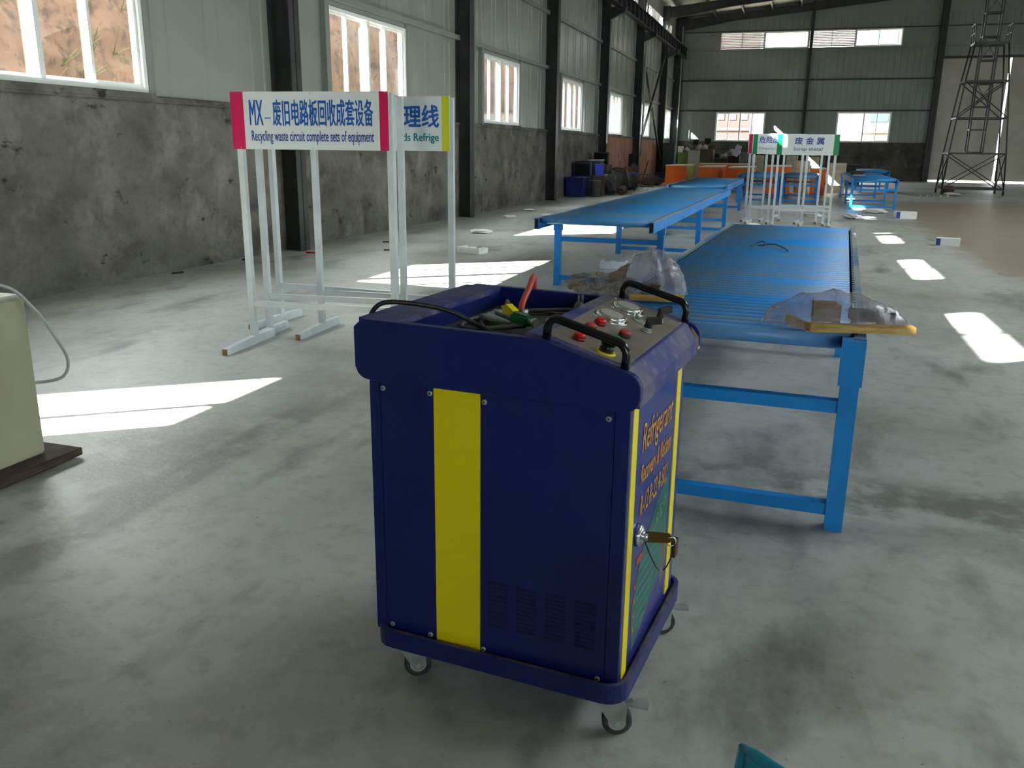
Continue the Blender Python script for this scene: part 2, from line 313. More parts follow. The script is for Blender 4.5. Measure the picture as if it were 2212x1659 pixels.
# far gable
LW = [(-4.76, -2.08), (1.62, 4.34)]; UW = (-4.78, 4.42)
DX0, DX1, DZ = 6.45, 12.7, 6.1
b = MB()
for a, c in spans(XL, XR, LW+[(DX0, DX1)]): b.box(a, c, YB, YB+.1, 1.98, 3.55)
for a, c in spans(XL, XR, [(DX0, DX1)]): b.box(a, c, YB, YB+.1, 3.55, DZ)
b.box(XL, XR, YB, YB+.1, DZ, 6.80)
for a, c in spans(XL, XR, [UW]): b.box(a, c, YB, YB+.1, 6.80, 7.68)
b.box(XL, XR, YB, YB+.1, 7.68, EAVE); b.prism([(XL, EAVE), (XR, EAVE), (XR, EAVE+.1), (9.5, RIDGE+.12), (XL, EAVE+.1)], 'y', YB, YB+.1)
x = XL+.2
while x < XR:
    for z0, z1 in ((1.98, 3.55), (3.55, 6.1), (6.1, 6.8), (7.68, EAVE)):
        if (DX0 < x < DX1 and z0 < 6) or (z0 < 2 and any(a < x < c for a, c in LW)): continue
        b.prism([(x-.02, YB), (x-.006, YB-.014), (x+.006, YB-.014), (x+.02, YB)], 'z', z0, z1)
    x += .31
struct(b.build('wall_back', panelB_m))
b = MB()
for a, c in spans(XL, XR, [(DX0, DX1)]): b.box(a, c, YB-.06, YB+.2, 0, 1.98)
struct(b.build('wall_back_plaster', dado_back))
# roof
SKY = [(4.6, 10.9), (11.7, 17.9), (18.8, 22.2)]   # unseen openings beyond the ridge, added to brighten the right of the hall
SX = (10.2, 13.4)
def roof_z(x, d=0): return RIDGE+.1-.0965*abs(x-9.5)+d
b = MB()
for xa, xb, sp_ in ((XL-.3, 9.5, [(YF-.2, YB+.2)]), (9.5, SX[0], [(YF-.2, YB+.2)]), (SX[1], XR+.3, [(YF-.2, YB+.2)]), (SX[0], SX[1], spans(YF-.2, YB+.2, SKY))):
    for ya, yb in sp_: b.prism([(xa, roof_z(xa)), (xb, roof_z(xb)), (xb, roof_z(xb, .1)), (xa, roof_z(xa, .1))], 'y', ya, yb)
struct(b.build('ceiling', roof_m))
for (ya, yb) in SKY:
    struct(MB().prism([(SX[0], roof_z(SX[0], .04)), (SX[1], roof_z(SX[1], .04)), (SX[1], roof_z(SX[1], .05)), (SX[0], roof_z(SX[0], .05))], 'y', ya, yb).build('added_roof_light', glass_m)); portal((sum(SX)/2, (ya+yb)/2, roof_z(sum(SX)/2, .25)), (SX[1]-SX[0], yb-ya), (0, 0, 0))
for k in range(12):
    xx = XL+.7+k*1.45; zz = EAVE+.095*(xx-XL)
    struct(MB().box(xx-.04, xx+.04, YF, YB, zz-.16, zz+.06).build('roof_purlin', steel_m))
CY = [11.28+7.04*k for k in range(-2, 6)]
def column(y, x=XL, d=.34, w=.26, top=EAVE, sgn=1, m=steel_m):
    b = MB(); x1 = x+sgn*d
    b.box(min(x, x+sgn*.02), max(x, x+sgn*.02), y-w/2, y+w/2, 0, top); b.box(min(x1, x1-sgn*.022), max(x1, x1-sgn*.022), y-w/2, y+w/2, 0, top); b.box(min(x, x1), max(x, x1), y-.008, y+.008, 0, top)
    return struct(b.build('steel_column', m))
for y in CY:
    column(y)
    # corbel that carries the crane beam
    b = MB(); b.prism([(XL+.34, 5.95), (XL+.34, 6.32), (XL+.85, 6.32), (XL+.85, 6.18)], 'y', y-.09, y+.09); b.box(XL+.34, XL+.9, y-.13, y+.13, 6.30, 6.33); struct(b.build('crane_corbel', steel_m))
for y in CY+[YB-.25]:  # roof frames
    b = MB()
    for sg, xe in ((1, XL+.2), (-1, XR-.2)):
        def P(u, dz): return (xe+sg*u, EAVE+.095*u+dz)
        for lo, hi, w in ((-.10, -.07, .2), (None, None, .014)):
            if lo is not None: b.prism([P(0, lo), P(16.5, lo), P(16.5, hi), P(0, hi)], 'y', y-w/2, y+w/2)
            else: b.prism([P(0, -.62), P(3, -.42), P(16.5, -.40), P(16.5, -.08), P(0, -.08)], 'y', y-w/2, y+w/2)
        b.prism([P(0, -.64), P(3, -.44), P(16.5, -.42), P(16.5, -.40), P(3, -.42), P(0, -.62)], 'y', y-.1, y+.1)
    struct(b.build('roof_frame', steel_m))
# crane runway beam with stiffeners and rail
b = MB(); bx = XL+.62
b.box(bx-.12, bx+.12, YF, YB-.4, 6.33, 6.35); b.box(bx-.14, bx+.14, YF, YB-.4, 6.81, 6.83); b.box(bx-.008, bx+.008, YF, YB-.4, 6.34, 6.82); b.box(bx-.03, bx+.03, YF, YB-.4, 6.83, 6.93)
y = YF+.5
while y < YB-.4: b.box(bx-.11, bx+.11, y, y+.02, 6.35, 6.81); y += .88
struct(b.build('crane_runway_beam', steel_m))
# wall rails
for z in (3.74, 5.2, 6.86):
    struct(MB().box(XL, XL+.07, YF, YB, z-.05, z+.05).build('trim_2', girt_m))
for z in (3.62, 5.2):
    b = MB()
    for a, c in spans(XL, XR, [(DX0-.1, DX1+.1)]): b.box(a, c, YB-.07, YB, z-.04, z+.04)
    struct(b.build('trim_3', steel_m))
struct(MB().box(XL, XR, YB-.07, YB, 6.72, 6.80).build('trim_4', girt_m)); struct(MB().box(XL, XR, YB-.07, YB, 7.69, 7.74).build('trim_5', steel_m))
for xx, w in ((-.05, .16), (6.3, .30), (12.85, .3)):
    b = MB(); top = EAVE+.095*(xx-XL); b.box(xx-w/2, xx+w/2, YB-.26, YB-.24, 0, top); b.box(xx-w/2, xx+w/2, YB-.03, YB-.01, 0, top); b.box(xx-.01, xx+.01, YB-.26, YB, 0, top); struct(b.build('gable_column', steel_m))
column(YB-.22, d=.45, w=.4)
# cross bracing between two columns of the left wall
for (ya, za), (yb, zb) in (((CY[6]+.1, 5.9), (CY[7]-.1, 1.0)), ((CY[6]+.1, 1.3), (CY[7]-.1, 6.1))):
    struct(MB().bar((XL+.2, ya, za), (XL+.22, yb, zb), .09, .09).build('wall_brace', steel_m))
for y in (CY[6], CY[7]+7): struct(MB().cyl((XL+.42, min(y, YB-.5), 1.2), (XL+.42, min(y, YB-.5), 8), .04, 8).build('rain_pipe', lgrey))
# red primer foot of the column behind the scrap
struct(MB().box(XL+.35, XL+.36, CY[5]-.13, CY[5]+.13, .0, 1.7).build('column_primer_patch', rust_m))

# windows
wn = [0]
def window(P, w, h, glaz=4):
    """P places local x (along), y (out), z"""
    wn[0] += 1; root = sroot('window_%d' % wn[0]); root.matrix_world = P
    b = MB(); f = .055
    b.box(0, w, -.02, .12, 0, f); b.box(0, w, -.02, .12, h-f, h); b.box(0, f, -.02, .12, f, h-f); b.box(w-f, w, -.02, .12, f, h-f)
    b.build('frame', white_m, root)
    pw = (w-2*f)/glaz
    for i in range(glaz):
        yy = .02 if i in (0, 3) else .06
        x0 = f+i*pw-(.02 if i else 0); x1 = f+(i+1)*pw+(.02 if i < glaz-1 else 0); s = .038
        b = MB(); b.box(x0, x1, yy, yy+.035, f, f+s); b.box(x0, x1, yy, yy+.035, h-f-s, h-f); b.box(x0, x0+s, yy, yy+.035, f+s, h-f-s); b.box(x1-s, x1, yy, yy+.035, f+s, h-f-s)
        if i == 2: b.box(x0+.005, x0+.03, yy-.02, yy, .45*h, .45*h+.09)
        sash = b.build('sash', white_m, root)
        MB().box(x0+s, x1-s, yy+.014, yy+.018, f+s, h-f-s).build('glass_pane', glass_m, sash)
    if glaz == 4: MB().box(w/2-.035, w/2+.035, -.01, .12, f, h-f).build('mullion', white_m, root)
    return root
MleftW = lambda y, z: Matrix(((0, -1, 0, XL), (1, 0, 0, y), (0, 0, 1, z), (0, 0, 0, 1)))
for y in wys:
    window(MleftW(y, WZ0), WW, WZ1-WZ0)
    struct(MB().box(XL-.02, XL+.10, y-.13, y, DADO+.03, 3.70).build('trim_6', girt_m)); struct(MB().box(XL-.02, XL+.03, y+WW, y+WW+.08, DADO+.03, 3.70).build('trim_7', girt_m))
    struct(MB().box(XL-.18, XL+.07, y-.05, y+WW+.05, WZ0-.07, WZ0).build('trim_8', white_m if False else dado_m))
    portal((XL-.16, y+WW/2, (WZ0+WZ1)/2), (WZ1-WZ0, WW), (0, R(-90), 0))
def louvre(P, w, h):
    wn[0] += 1; root = sroot('window_%d' % wn[0]); root.matrix_world = P
    b = MB(); b.box(0, w, 0, .06, 0, .03); b.box(0, w, 0, .06, h-.03, h); b.box(0, .03, 0, .06, 0, h); b.box(w-.03, w, 0, .06, 0, h); b.box(w/2-.015, w/2+.015, -.01, .06, 0, h)
    b.build('frame', louver_m, root); b = MB(); n = 10
    for i in range(n):
        z = .03+(h-.06)*i/n; b.bar((.02, .0, z+.065), (w-.02, .0, z+.065), .008, .082, up=(0, -.5, .85))
    b.build('louvre_slats', louver_m, root)
CW = 2.235; YS = YF+.4-.95
for i in range(26):
    y = YS+i*CW
    if y < YF: continue
    if i % 2 == 0: window(MleftW(y, CZ0), CW, CZ1-CZ0, 2); portal((XL-.16, y+CW/2, (CZ0+CZ1)/2), (CZ1-CZ0, CW), (0, R(-90), 0))
    else: louvre(MleftW(y, CZ0), CW, CZ1-CZ0)
Mback = lambda x, z: Matrix(((1, 0, 0, x), (0, 1, 0, YB), (0, 0, 1, z), (0, 0, 0, 1)))
for a, c in LW: window(Mback(a, 1.98), c-a, 1.57); portal(((a+c)/2, YB+.16, 2.77), (c-a, 1.57), (R(-90), 0, 0))
for i in range(4):
    w = (UW[1]-UW[0])/4; xx = UW[0]+i*w
    if i % 2: window(Mback(xx, 6.8), w, .88, 2); portal((xx+w/2, YB+.16, 7.24), (w, .88), (R(-90), 0, 0))
    else: louvre(Mback(xx, 6.8), w, .88)
MrightW = lambda y, z: Matrix(((0, 1, 0, XR), (-1, 0, 0, y), (0, 0, 1, z), (0, 0, 0, 1)))
for y in wys: window(MrightW(y+WW, WZ0), WW, WZ1-WZ0); portal((XR+.16, y+WW/2, (WZ0+WZ1)/2), (WZ1-WZ0, WW), (0, R(90), 0))  # out-of-view windows, added as fill light from the right
Mfr = lambda x, z: Matrix(((-1, 0, 0, x), (0, -1, 0, YF), (0, 0, 1, z), (0, 0, 0, 1)))
for a, c in gw: window(Mfr(c, 2.0), c-a, 1.6); portal(((a+c)/2, YF-.2, 2.8), (c-a, 1.6), (R(90), 0, 0))  # added windows behind the camera, fill light for surfaces facing it
# sliding door at the far end: two leaves with a gap between and below
dr = sroot('door_1'); MB().box(DX0-.15, 9.50, YB-.14, YB-.08, .10, DZ+.03).build('door_leaf', door_m, dr); MB().box(9.60, DX1+.1, YB-.14, YB-.08, .10, DZ+.03).build('door_leaf', door_m, dr)
MB().box(DX0-.3, DX1+.3, YB-.2, YB-.06, DZ+.03, DZ+.15).build('door_track', steel_m, dr)

# ------------------------------------------------------------------ outside
def hill():
    b = MB(); rnd = random.Random(3); nx, ny = 20, 120; g = []
    for j in range(ny+1):
        y = -14+j*66/ny; row = []
        for i in range(nx+1):
            u = i/nx; h = (5.3+(3.4 if y > 16.5 else 0)+(.8 if y < 4.5 else 0)+(2.6 if -1.4 < y < 1.7 else 0))*min(1, max(.25, (52-y)/6)); z = u*h  # bank raised in stretches, shaped to block light through some windows
            row.append(b._v((-11.0-u*.9-.22*rnd.random()-.3*sin(y*.5+u*2)-.08*sin(y*1.9+u*7), y+.2*rnd.random(), z-.3)))
        g.append(row)
    for j in range(ny):
        for i in range(nx): b.f((g[j][i], g[j+1][i], g[j+1][i+1], g[j][i+1]), 0, True)
    top = [b._v((r[-1].co.x-8, r[-1].co.y, r[-1].co.z+.2)) for r in g]
    for j in range(ny): b.f((g[j][-1], g[j+1][-1], top[j+1], top[j]), 0, True)
    return struct(b.build('hillside', cliff_m))
hill()
b = MB(); rnd = random.Random(8)
for k in range(260):
    y = rnd.uniform(2, 30); u = rnd.random()**.8; p = V((-11.0-u*.9-.1-.3*sin(y*.5+u*2), y, u*5.0-.2))
    for q in range(7):
        dd = V((rnd.uniform(.2, .7), rnd.uniform(-.5, .5), rnd.uniform(-.1, .6)))*rnd.uniform(.3, .9)
        b.bar(p, p+dd, .012, .012)
tag(b.build('dry_grass', grass_m), 'dry grass and weeds hanging on the earth bank outside the windows', 'grass', kind='stuff')
struct(MB().box(-60, XL-.3, -40, 140, -.35, -.25).build('ground_outside', ground_m)); struct(MB().box(XL-.3, 60, YB+.3, 140, -.35, -.25).build('ground_outside', ground_m))
def building(loc, w, dpt, h, m, label, floors, cols, wm=win_m, bandm=None):
    t = thing('apartment_building', label, 'building', loc); MB().box(0, w, 0, dpt, -.25-loc[2], h).build('facade', m, t)
    for f in range(floors):
        for c in range(cols):
            x = w*(c+.5)/cols; z = .9+f*h/floors
            o = MB().box(x-w/cols*.28, x+w/cols*.28, -.06, 0, z, z+h/floors*.5).build('window', wm, t)
    for f in range(floors+1):
        MB().box(-.1, w+.1, -.15, 0, f*h/floors, f*h/floors+.22).build('floor_band', bandm or bandc_m, t)
    MB().box(-.2, w+.2, -.2, dpt+.2, h, h+.4).build('parapet', bandm or bandc_m, t)
building((4.55, 80, 0), 10, 8, 18, fac_m, 'cream building seen through the right-hand far window', 6, 4)
building((-7.6, 82, 0), 3.0, 8, 16, brick_m, 'brick-coloured building in scaffolding seen through the left far window', 5, 3, facb_m, facb_m)
building((-4.5, 95, 0), 5.4, 8, 2.6, mat('far_white', (96, 98, 100), .7), 'low white building between the two taller blocks outside', 1, 4)

# ------------------------------------------------------------------ blue service cart
def cart():
    t = thing('service_cart', 'blue wheeled refrigerant recovery cart with yellow stripes and tray top', 'cart', (-1.035, 1.955, 0), R(-5.5))
    W_, D_ = .735, .665
    def rrect(x0, x1, y0, y1, r, n=5):
        p = []
        for cx, cy, a in ((x1-r, y1-r, 0), (x0+r, y1-r, pi/2), (x0+r, y0+r, pi), (x1-r, y0+r, 1.5*pi)): p += [(cx+r*cos(a+pi/2*i/n), cy+r*sin(a+pi/2*i/n)) for i in range(n+1)]
        return p
    # base tray with a raised lip
    b = MB(); o_ = rrect(-.004, W_, 0, D_, .06); i_ = rrect(.008, W_-.012, .012, D_-.012, .05); n = len(o_)
    ob = [b._v((x, y, .132)) for x, y in o_]; ot = [b._v((x, y, .186)) for x, y in o_]; it = [b._v((x, y, .186)) for x, y in i_]; ib = [b._v((x, y, .172)) for x, y in i_]
    for k in range(n):
        j = (k+1) % n; b.f((ob[k], ob[j], ot[j], ot[k])); b.f((ot[k], ot[j], it[j], it[k]), 1); b.f((it[k], it[j], ib[j], ib[k]), 1)
    b.f(ib, 1); b.f(ob[::-1]); b.build('base_tray', [cart_m, cartd_m], t)
    # body carcass and the sheet panels screwed on it
    body = MB().box(.002, .711, .030, .600, .170, .96).build('body', cart_m, t)
    MB().box(0, .031, .025, .03, .172, .95).build('corner_post', cart_m, t); MB().box(.677, .712, .025, .03, .172, .95).build('corner_post', cart_m, t)
    pl = MB().box(.034, .192, .0245, .0305, .176, .95).build('side_panel', cart_m, t); pr = MB().box(.326, .675, .0245, .0305, .176, .95)
    pr = pr.build('side_panel', cart_m, t)
    b = MB(); b.box(.193, .325, .0225, .031, .170, .95); b.build('yellow_stripe', cyel_m, t)
    for (x, z), par in zip(((.042, .887), (.182, .890), (.051, .194), (.173, .190), (.337, .886), (.661, .886), (.335, .187), (.659, .185)), [pl]*4+[pr]*4):
        b = MB(); b.tube([(x, .0250, z), (x, .0225, z), (x, .0205, z)], [.0075, .0075, .005], 12); b.cyl((x, .0206, z), (x, .0200, z), .0026, 6, 1); b.build('screw', [zinc_m, slot_m], par)
    for x0, x1 in ((.348, .404), (.429, .486), (.510, .567), (.592, .649)):
        b = MB()
        for k in range(11):
            z = .263+k*.0124; b.prism([(.0243, z), (.0243, z+.0055), (.0215, z+.0055)], 'x', x0, x1, 1) if False else b.box(x0, x1, .0240, .0246, z, z+.0048, 0)
            b.prism([(.0243, z+.0048), (.0206, z+.0052), (.0243, z+.0092)], 'x', x0, x1, 1)
        b.build('vent_louvre', [slot_m, cart_m], pr)
    # hood: two cheek plates with a long rounded profile, back rim, tray, console box
    prof = [(-.028, .945)]+arc((.012, .952), .040, pi*1.12, pi*1.5, 4)+[(.10, .912), (.60, .912)]+arc((.700, .952), .040, -pi/2, -.05, 5)+[(.740, .962)]+arc((.700, .968), .040, .05, 1.22, 5)+[(.488, 1.066), (-.003, 1.072), (-.028, 1.05)]
    prof = [prof[0]]+prof[2:]
    for y0 in (0, .655):
        MB().prism(prof, 'y', y0, y0+.025).build('hood_cheek', cart_m, t, bevel=.002, seg=1)
    b = MB(); b.box(-.026, .095, .025, .655, 1.055, 1.071); b.box(-.026, -.016, .025, .655, .92, 1.055); b.box(.085, .095, .025, .655, 1.01, 1.056, 1); b.box(-.016, .712, .026, .654, .918, .93)
    b.build('hood_rim', [cartd_m, cart_m], t)
    MB().box(.095, .445, .026, .654, 1.006, 1.012).build('tray_mat', rubber_m, t)
    cp = [(.440, .93), (.440, 1.072), (.452, 1.078), (.480, 1.072), (.699, 1.008), (.7345, .962), (.7345, .918)]
    b = MB(); b.prism(cp, 'y', .025, .655); b.build('console_box', cartd_m, t, bevel=.002, seg=1)
    # console: local frame on the slope
    sl = V((.219, 0, -.064)).normalized(); nr = V((-sl.z, 0, sl.x)); K = Matrix(((sl.x, 0, nr.x, .480), (0, 1, 0, 0), (sl.z, 0, nr.z, 1.0725), (0, 0, 0, 1)))
    def kb(): q = MB(); q.T = K.copy(); return q
    def kc(x): return (x-.480)/sl.x
    con = kb(); con.box(kc(.487), kc(.690), .048, .618, -.002, .0015); con = con.build('console_plate', steelpl_m, t)
    for xx, yy in ((.490, .055), (.490, .61), (.686, .055), (.686, .61)): q = kb(); q.tube([(kc(xx), yy, .001), (kc(xx), yy, .004)], [.005, .003], 10); q.build('screw', zinc_m, con)
    for xx, yy in ((.546, .385), (.549, .535)):
        g = kb(); X = kc(xx); r = .043
        g.tube([(X, yy, .001), (X, yy, .004)], [.052, .050], 28); g.tube([(X, yy, .004), (X, yy, .012), (X, yy, .016)], [r, r, r-.008], 28); g = g.build('pressure_gauge', chrome_m, t)
        q = kb(); q.cyl((X, yy, .0155), (X, yy, .0165), r-.010, 24); q.build('gauge_glass', mat('gauge_face', (176, 172, 168), .15, .0), g)
        for a in (.8, 2.9, 5): q = kb(); q.cyl((X+.048*cos(a), yy+.048*sin(a), .003), (X+.048*cos(a), yy+.048*sin(a), .007), .0035, 8); q.build('screw', zinc_m, g)
    for xx, yy, m, lb in ((.545, .289, red_m, None), (.543, .215, redd_m, 'dusty red push button'), (.553, .100, red_m, None), (.619, .268, redd_m, 'dusty red push button with black ring')):
        X = kc(xx); base = kb(); base.cyl((X, yy, .001), (X, yy, .010), .0165, 20); base = base.build('button', mblk_m if m is redd_m else mat('button_ring_red', (120, 12, 16), .4), t)
        if lb: base['label'] = lb
        q = kb(); q.tube([(X, yy, .010), (X, yy, .016), (X, yy, .0185)], [.0145, .0145, .011], 20); q.build('button_cap', m, base)
    X = kc(.619); g = kb(); g.cyl((X, .186, .001), (X, .186, .010), .016, 20); g = g.build('button', mblk_m, t); g['label'] = 'green push button'; q = kb(); q.tube([(X, .186, .010), (X, .186, .017), (X, .186, .019)], [.014, .014, .011], 20); q.build('button_cap', green_m, g)
    X = kc(.627); g = kb(); g.tube([(X, .085, .001), (X, .085, .005)], [.026, .024], 24); g = g.build('selector_ring', cyel_m, t); q = kb(); q.tube([(X, .085, .005), (X, .085, .020), (X, .085, .022)], [.018, .017, .014], 20); q.box(X-.018, X+.018, .080, .090, .022, .036); q.build('selector_knob', blk_m, g)
    for xx, yy, a in ((.645, .391, .5), (.640, .544, .9)):
        X = kc(xx); v = kb(); v.cyl((X, yy, .001), (X, yy, .020), .010, 12); v.cyl((X, yy, .001), (X, yy, .006), .016, 6); v = v.build('valve', zinc_m, t)
        q = kb(); q.tube([(X, yy, .014), (X, yy, .030)], [.011, .010], 8); q.bar((X-.008*cos(a), yy-.008*sin(a), .030), (X+.030*cos(a), yy+.030*sin(a), .042), .014, .018); q.build('valve_lever', mblk_m, v)
    X = kc(.606); v = kb(); v.tube([(X, .466, .001), (X, .466, .004)], [.020, .018], 18); v.cyl((X-.01, .473, .004), (X-.016, .483, .014), .006, 10); v.build('toggle_switch', zinc_m, t)
    for yy in (.016, .642):
        b = MB(); p0, p1 = V((.497, yy+.012, 1.058)), V((.692, yy+.012, 1.004)); up = V((.10, 0, .995)).normalized()*.062; q = (p1-p0).normalized(); pts = [p0, p0+up*.55]
        for k in range(1, 6): a = k/6*pi/2; pts.append(p0+up*.55+(up*.45)*sin(a)+q*.028*(1-cos(a)))
        for k in range(1, 6): a = k/6*pi/2; pts.append(p1+up*.55+(up*.45)*cos(a)-q*.028*(1-sin(a)))
        pts += [p1+up*.55, p1]
        b.tube(pts, .0105, 14); b.build('grab_handle', blk_m, t)
    # narrow end: vinyl face, two yellow strips, writing, lock
    end = MB().box(.7095, .7125, .032, .598, .18, .935).build('end_panel', cartside_m, t)
    MB().box(.711, .7145, .050, .094, .175, .925).build('yellow_stripe', cyel_m, t); MB().box(.711, .7145, .508, .556, .195, .94).build('yellow_stripe', cyel_m, t)
    RT = Matrix(((0, -1, 0), (1, 0, 0), (0, 0, 1)))
    for s, y0, y1, z0, z1 in (('Refrigerant', .150, .468, .742, .842), ('Recovery & Reclaim', .150, .470, .664, .732), ('R-12 R-22 R-502', .158, .445, .590, .646)):
        lettering(s, gold_m, end, y0, y1, z0, z1, -.7132, rot=RT, shear=.22, bold=.001)
    b = MB(); b.prism([(.480, .612), (.480, .50), (.470, .33), (.14, .21), (.12, .33), (.20, .47), (.34, .56)], 'x', .7125, .7132); b.build('green_banner', label_g, end)
    b = MB(); rnd = random.Random(4)
    for k in range(4):   # worn, unreadable lime print
        y0 = .315+.037*k; z0 = .470+.014*k
        for q in range(9):
            y1 = y0+rnd.uniform(0, .026); z1 = z0+rnd.uniform(0, .036); a = rnd.choice((0, 1.57, .7, 2.4)); l = rnd.uniform(.004, .009)
            b.bar((.7134, y1-cos(a)*l, z1-sin(a)*l), (.7134, y1+cos(a)*l, z1+sin(a)*l), .0026, .0004, up=(1, 0, 0))
    b.build('lime_characters', lime_m, end)
    b = MB()
    for k in range(7): b.box(.7132, .7135, .17, .17+.24-.02*k, .43-k*.028, .437-k*.028, 0)
    for k in range(4): b.box(.7132, .7136, .140, .152, .39-k*.042, .404-k*.042, 1)
    b.box(.7132, .7136, .15, .21, .455, .475, 2)
    b.build('fine_print', [mat('print_pale', (64, 130, 120), .5), orangey, mat('print_red', (176, 60, 50), .5)], end)
    lk = MB(); lk.tube([(.7135, .15, .545), (.722, .15, .545), (.728, .15, .545)], [.030, .028, .018], 24); lk.cyl((.726, .15, .545), (.742, .15, .545), .012, 12); lk = lk.build('lock', chrome_m, t)
    b = MB(); b.prism([(.735, .530), (.795, .540), (.81, .552), (.795, .566), (.735, .560)], 'y', .146, .150); b.build('key', brass_m, lk)
    b = MB(); b.tube([(.80+.012*cos(a*pi/8), .148+.004*sin(a), .545+.012*sin(a*pi/8)) for a in range(17)], .0016, 6); b.prism([(.770, .535), (.786, .533), (.781, .45), (.777, .42), (.773, .45)], 'y', .156, .158); b.build('spare_key', chrome_m, lk)
    b = MB(); b.tube([(.735+.075*(k/14), .145+.03*sin(k/14*pi), .53-.085*sin(k/14*pi)) for k in range(15)], .0018, 6); b.build('key_cord', cordb_m, lk); MB().box(.80, .812, .150, .180, .500, .545).build('key_tag', woodd, lk)
    # warning sticker on the far corner of the nose
    b = MB(); b.prism([(.712, .998), (.737, .968), (.737, .93), (.728, .95)], 'y', .654, .6805); b.build('warning_sticker', mat('sticker_ochre', (200, 168, 92), .5), t)
    # castors
    for cx, cy, a, brake in ((.060, .078, .55, False), (.668, .070, .35, True), (.660, .600, .5, True), (.075, .60, 2.2, False)):
        c = MB(); c.T = Matrix.Translation((cx, cy, 0)) @ Matrix.Rotation(a, 4, 'Z')
        c.box(-.04, .04, -.032, .032, .124, .132); c.tube([(0, 0, .124), (0, 0, .112)], [.03, .026], 18)
        for s in (-1, 1): c.prism([(-.042, .124), (.046, .124), (.058, .085), (.056, .044), (.046, .027), (.026, .027), (.012, .046), (-.012, .085)], 'y', s*.022-.0015, s*.022+.0015)
        c = c.build('castor', zinc_m, t)
        w = MB(); w.T = Matrix.Translation((cx, cy, 0)) @ Matrix.Rotation(a, 4, 'Z')
        w.tube([(.034, -.016, .040), (.034, -.012, .040), (.034, .012, .040), (.034, .016, .040)], [.033, .040, .040, .033], 24); w.build('wheel', mat('castor_rubber', (44, 44, 46), .5, 0, (70, 70, 70), 30), c)
        w = MB(); w.T = Matrix.Translation((cx, cy, 0)) @ Matrix.Rotation(a, 4, 'Z'); w.cyl((.034, -.0175, .040), (.034, .0175, .040), .024, 20); w.cyl((.034, -.027, .040), (.034, .027, .040), .008, 8); w.build('wheel_hub', lgrey, c)
        if brake:
            w = MB(); w.T = Matrix.Translation((cx, cy, 0)) @ Matrix.Rotation(a, 4, 'Z'); w.bar((.03, 0, .085), (.075, 0, .092), .02, .012); w.prism([(.070, -.012), (.112, -.022), (.118, 0), (.112, .022), (.070, .012)], 'z', .084, .090); w.build('brake_pedal', zinc_m, c)
    return t
CART = cart()
# things lying in the cart's tray
CT = Matrix.Translation((-1.035, 1.955, 0)) @ Matrix.Rotation(R(-5.5), 4, 'Z')
def onb(): return MB()
def smooth(pts, n=6):
    pts = [V(p) for p in pts]; out = []; P = [pts[0]]+pts+[pts[-1]]
    for i in range(1, len(P)-2):
        for k in range(n):
            u = k/n; a, b_, c_, d_ = P[i-1], P[i], P[i+1], P[i+2]
            out.append(.5*((2*b_)+(c_-a)*u+(2*a-5*b_+4*c_-d_)*u*u+(3*b_-a-3*c_+d_)*u**3))
    return out+[pts[-1]]
tz = 1.0185
b = onb(); b.tube(smooth([(-.040, .075, .95), (-.040, .080, 1.03), (-.010, .095, 1.092), (.05, .13, 1.098), (.15, .19, 1.075), (.24, .22, 1.03), (.34, .16, tz), (.40, .10, tz)]), .0065, 10)
pc = b.build('power_cord', cordb_m, CART); pc['label'] = 'black cord looping over the rim'
b = onb(); b.tube(smooth([(.385, .575, 1.04), (.36, .56, tz), (.24, .55, tz+.004), (.16, .42, tz), (.20, .30, tz), (.30, .20, tz), (.40, .16, tz), (.43, .22, tz+.01), (.42, .42, tz+.03), (.40, .55, tz+.02), (.37, .585, tz+.012), (.22, .52, tz+.006), (.14, .35, tz+.004), (.19, .22, tz+.006), (.33, .30, tz+.01)]), .006, 10)
cd = b.build('power_cord', cord_m, CART); cd['label'] = 'coiled grey cord with two-pin plug'
b = onb(); b.tube([(.38, .565, tz+.01), (.385, .585, tz+.020), (.386, .595, tz+.028)], [.010, .015, .014], 12); b.build('plug_body', cord_m, cd)
b = onb(); b.bar((.380, .594, tz+.026), (.380, .598, tz+.055), .006, .0016); b.bar((.392, .594, tz+.026), (.392, .598, tz+.057), .008, .0016); b.build('plug_pin', zinc_m, cd)
b = onb(); b.tube(smooth([(.255, .445, 1.028), (.25, .47, 1.06), (.245, .53, 1.095), (.225, .61, 1.115), (.20, .68, 1.10), (.185, .72, 1.05), (.18, .735, .95)]), .0095, 12)
hs = b.build('charging_hose', hose_red, CART); hs['label'] = 'red rubber hose'
b = onb(); b.tube([(.255, .445, 1.020), (.255, .447, 1.045)], [.008, .0115], 12); b.build('hose_fitting', brass_m, hs)
t = thing('hose_gun', 'green and yellow handled valve gun lying in the cart tray', 'hand tool', CT @ V((.26, .36, 1.024)), R(-42))
MB().box(.02, .105, -.015, .015, .004, .034).build('grip', green_m, t, bevel=.006)
b = MB(); b.tube([(.10, 0, .02), (.125, 0, .02), (.128, 0, .02), (.140, 0, .02)], [.009, .009, .013, .012], 14); b.build('end_knob', zinc_m, t)
b = MB(); b.prism([(-.045, .018), (.02, .022), (.03, .036), (-.01, .050), (-.04, .040), (-.03, .030), (-.01, .034)], 'y', -.010, .010); b.build('trigger', cyel_m, t)
b = MB(); b.tube([(-.11, .01, .010), (-.05, .005, .016), (.02, 0, .016)], [.008, .011, .010], 12); b.tube([(-.09, -.05, .006), (-.03, -.05, .012), (.05, -.03, .010)], [.006, .012, .004], 8); b.build('spout', zinc_m, t)
t = thing('valve_coupling', 'tarnished brass and steel hose coupling in the cart tray', 'coupling', CT @ V((.215, .44, 1.0125)), R(20))
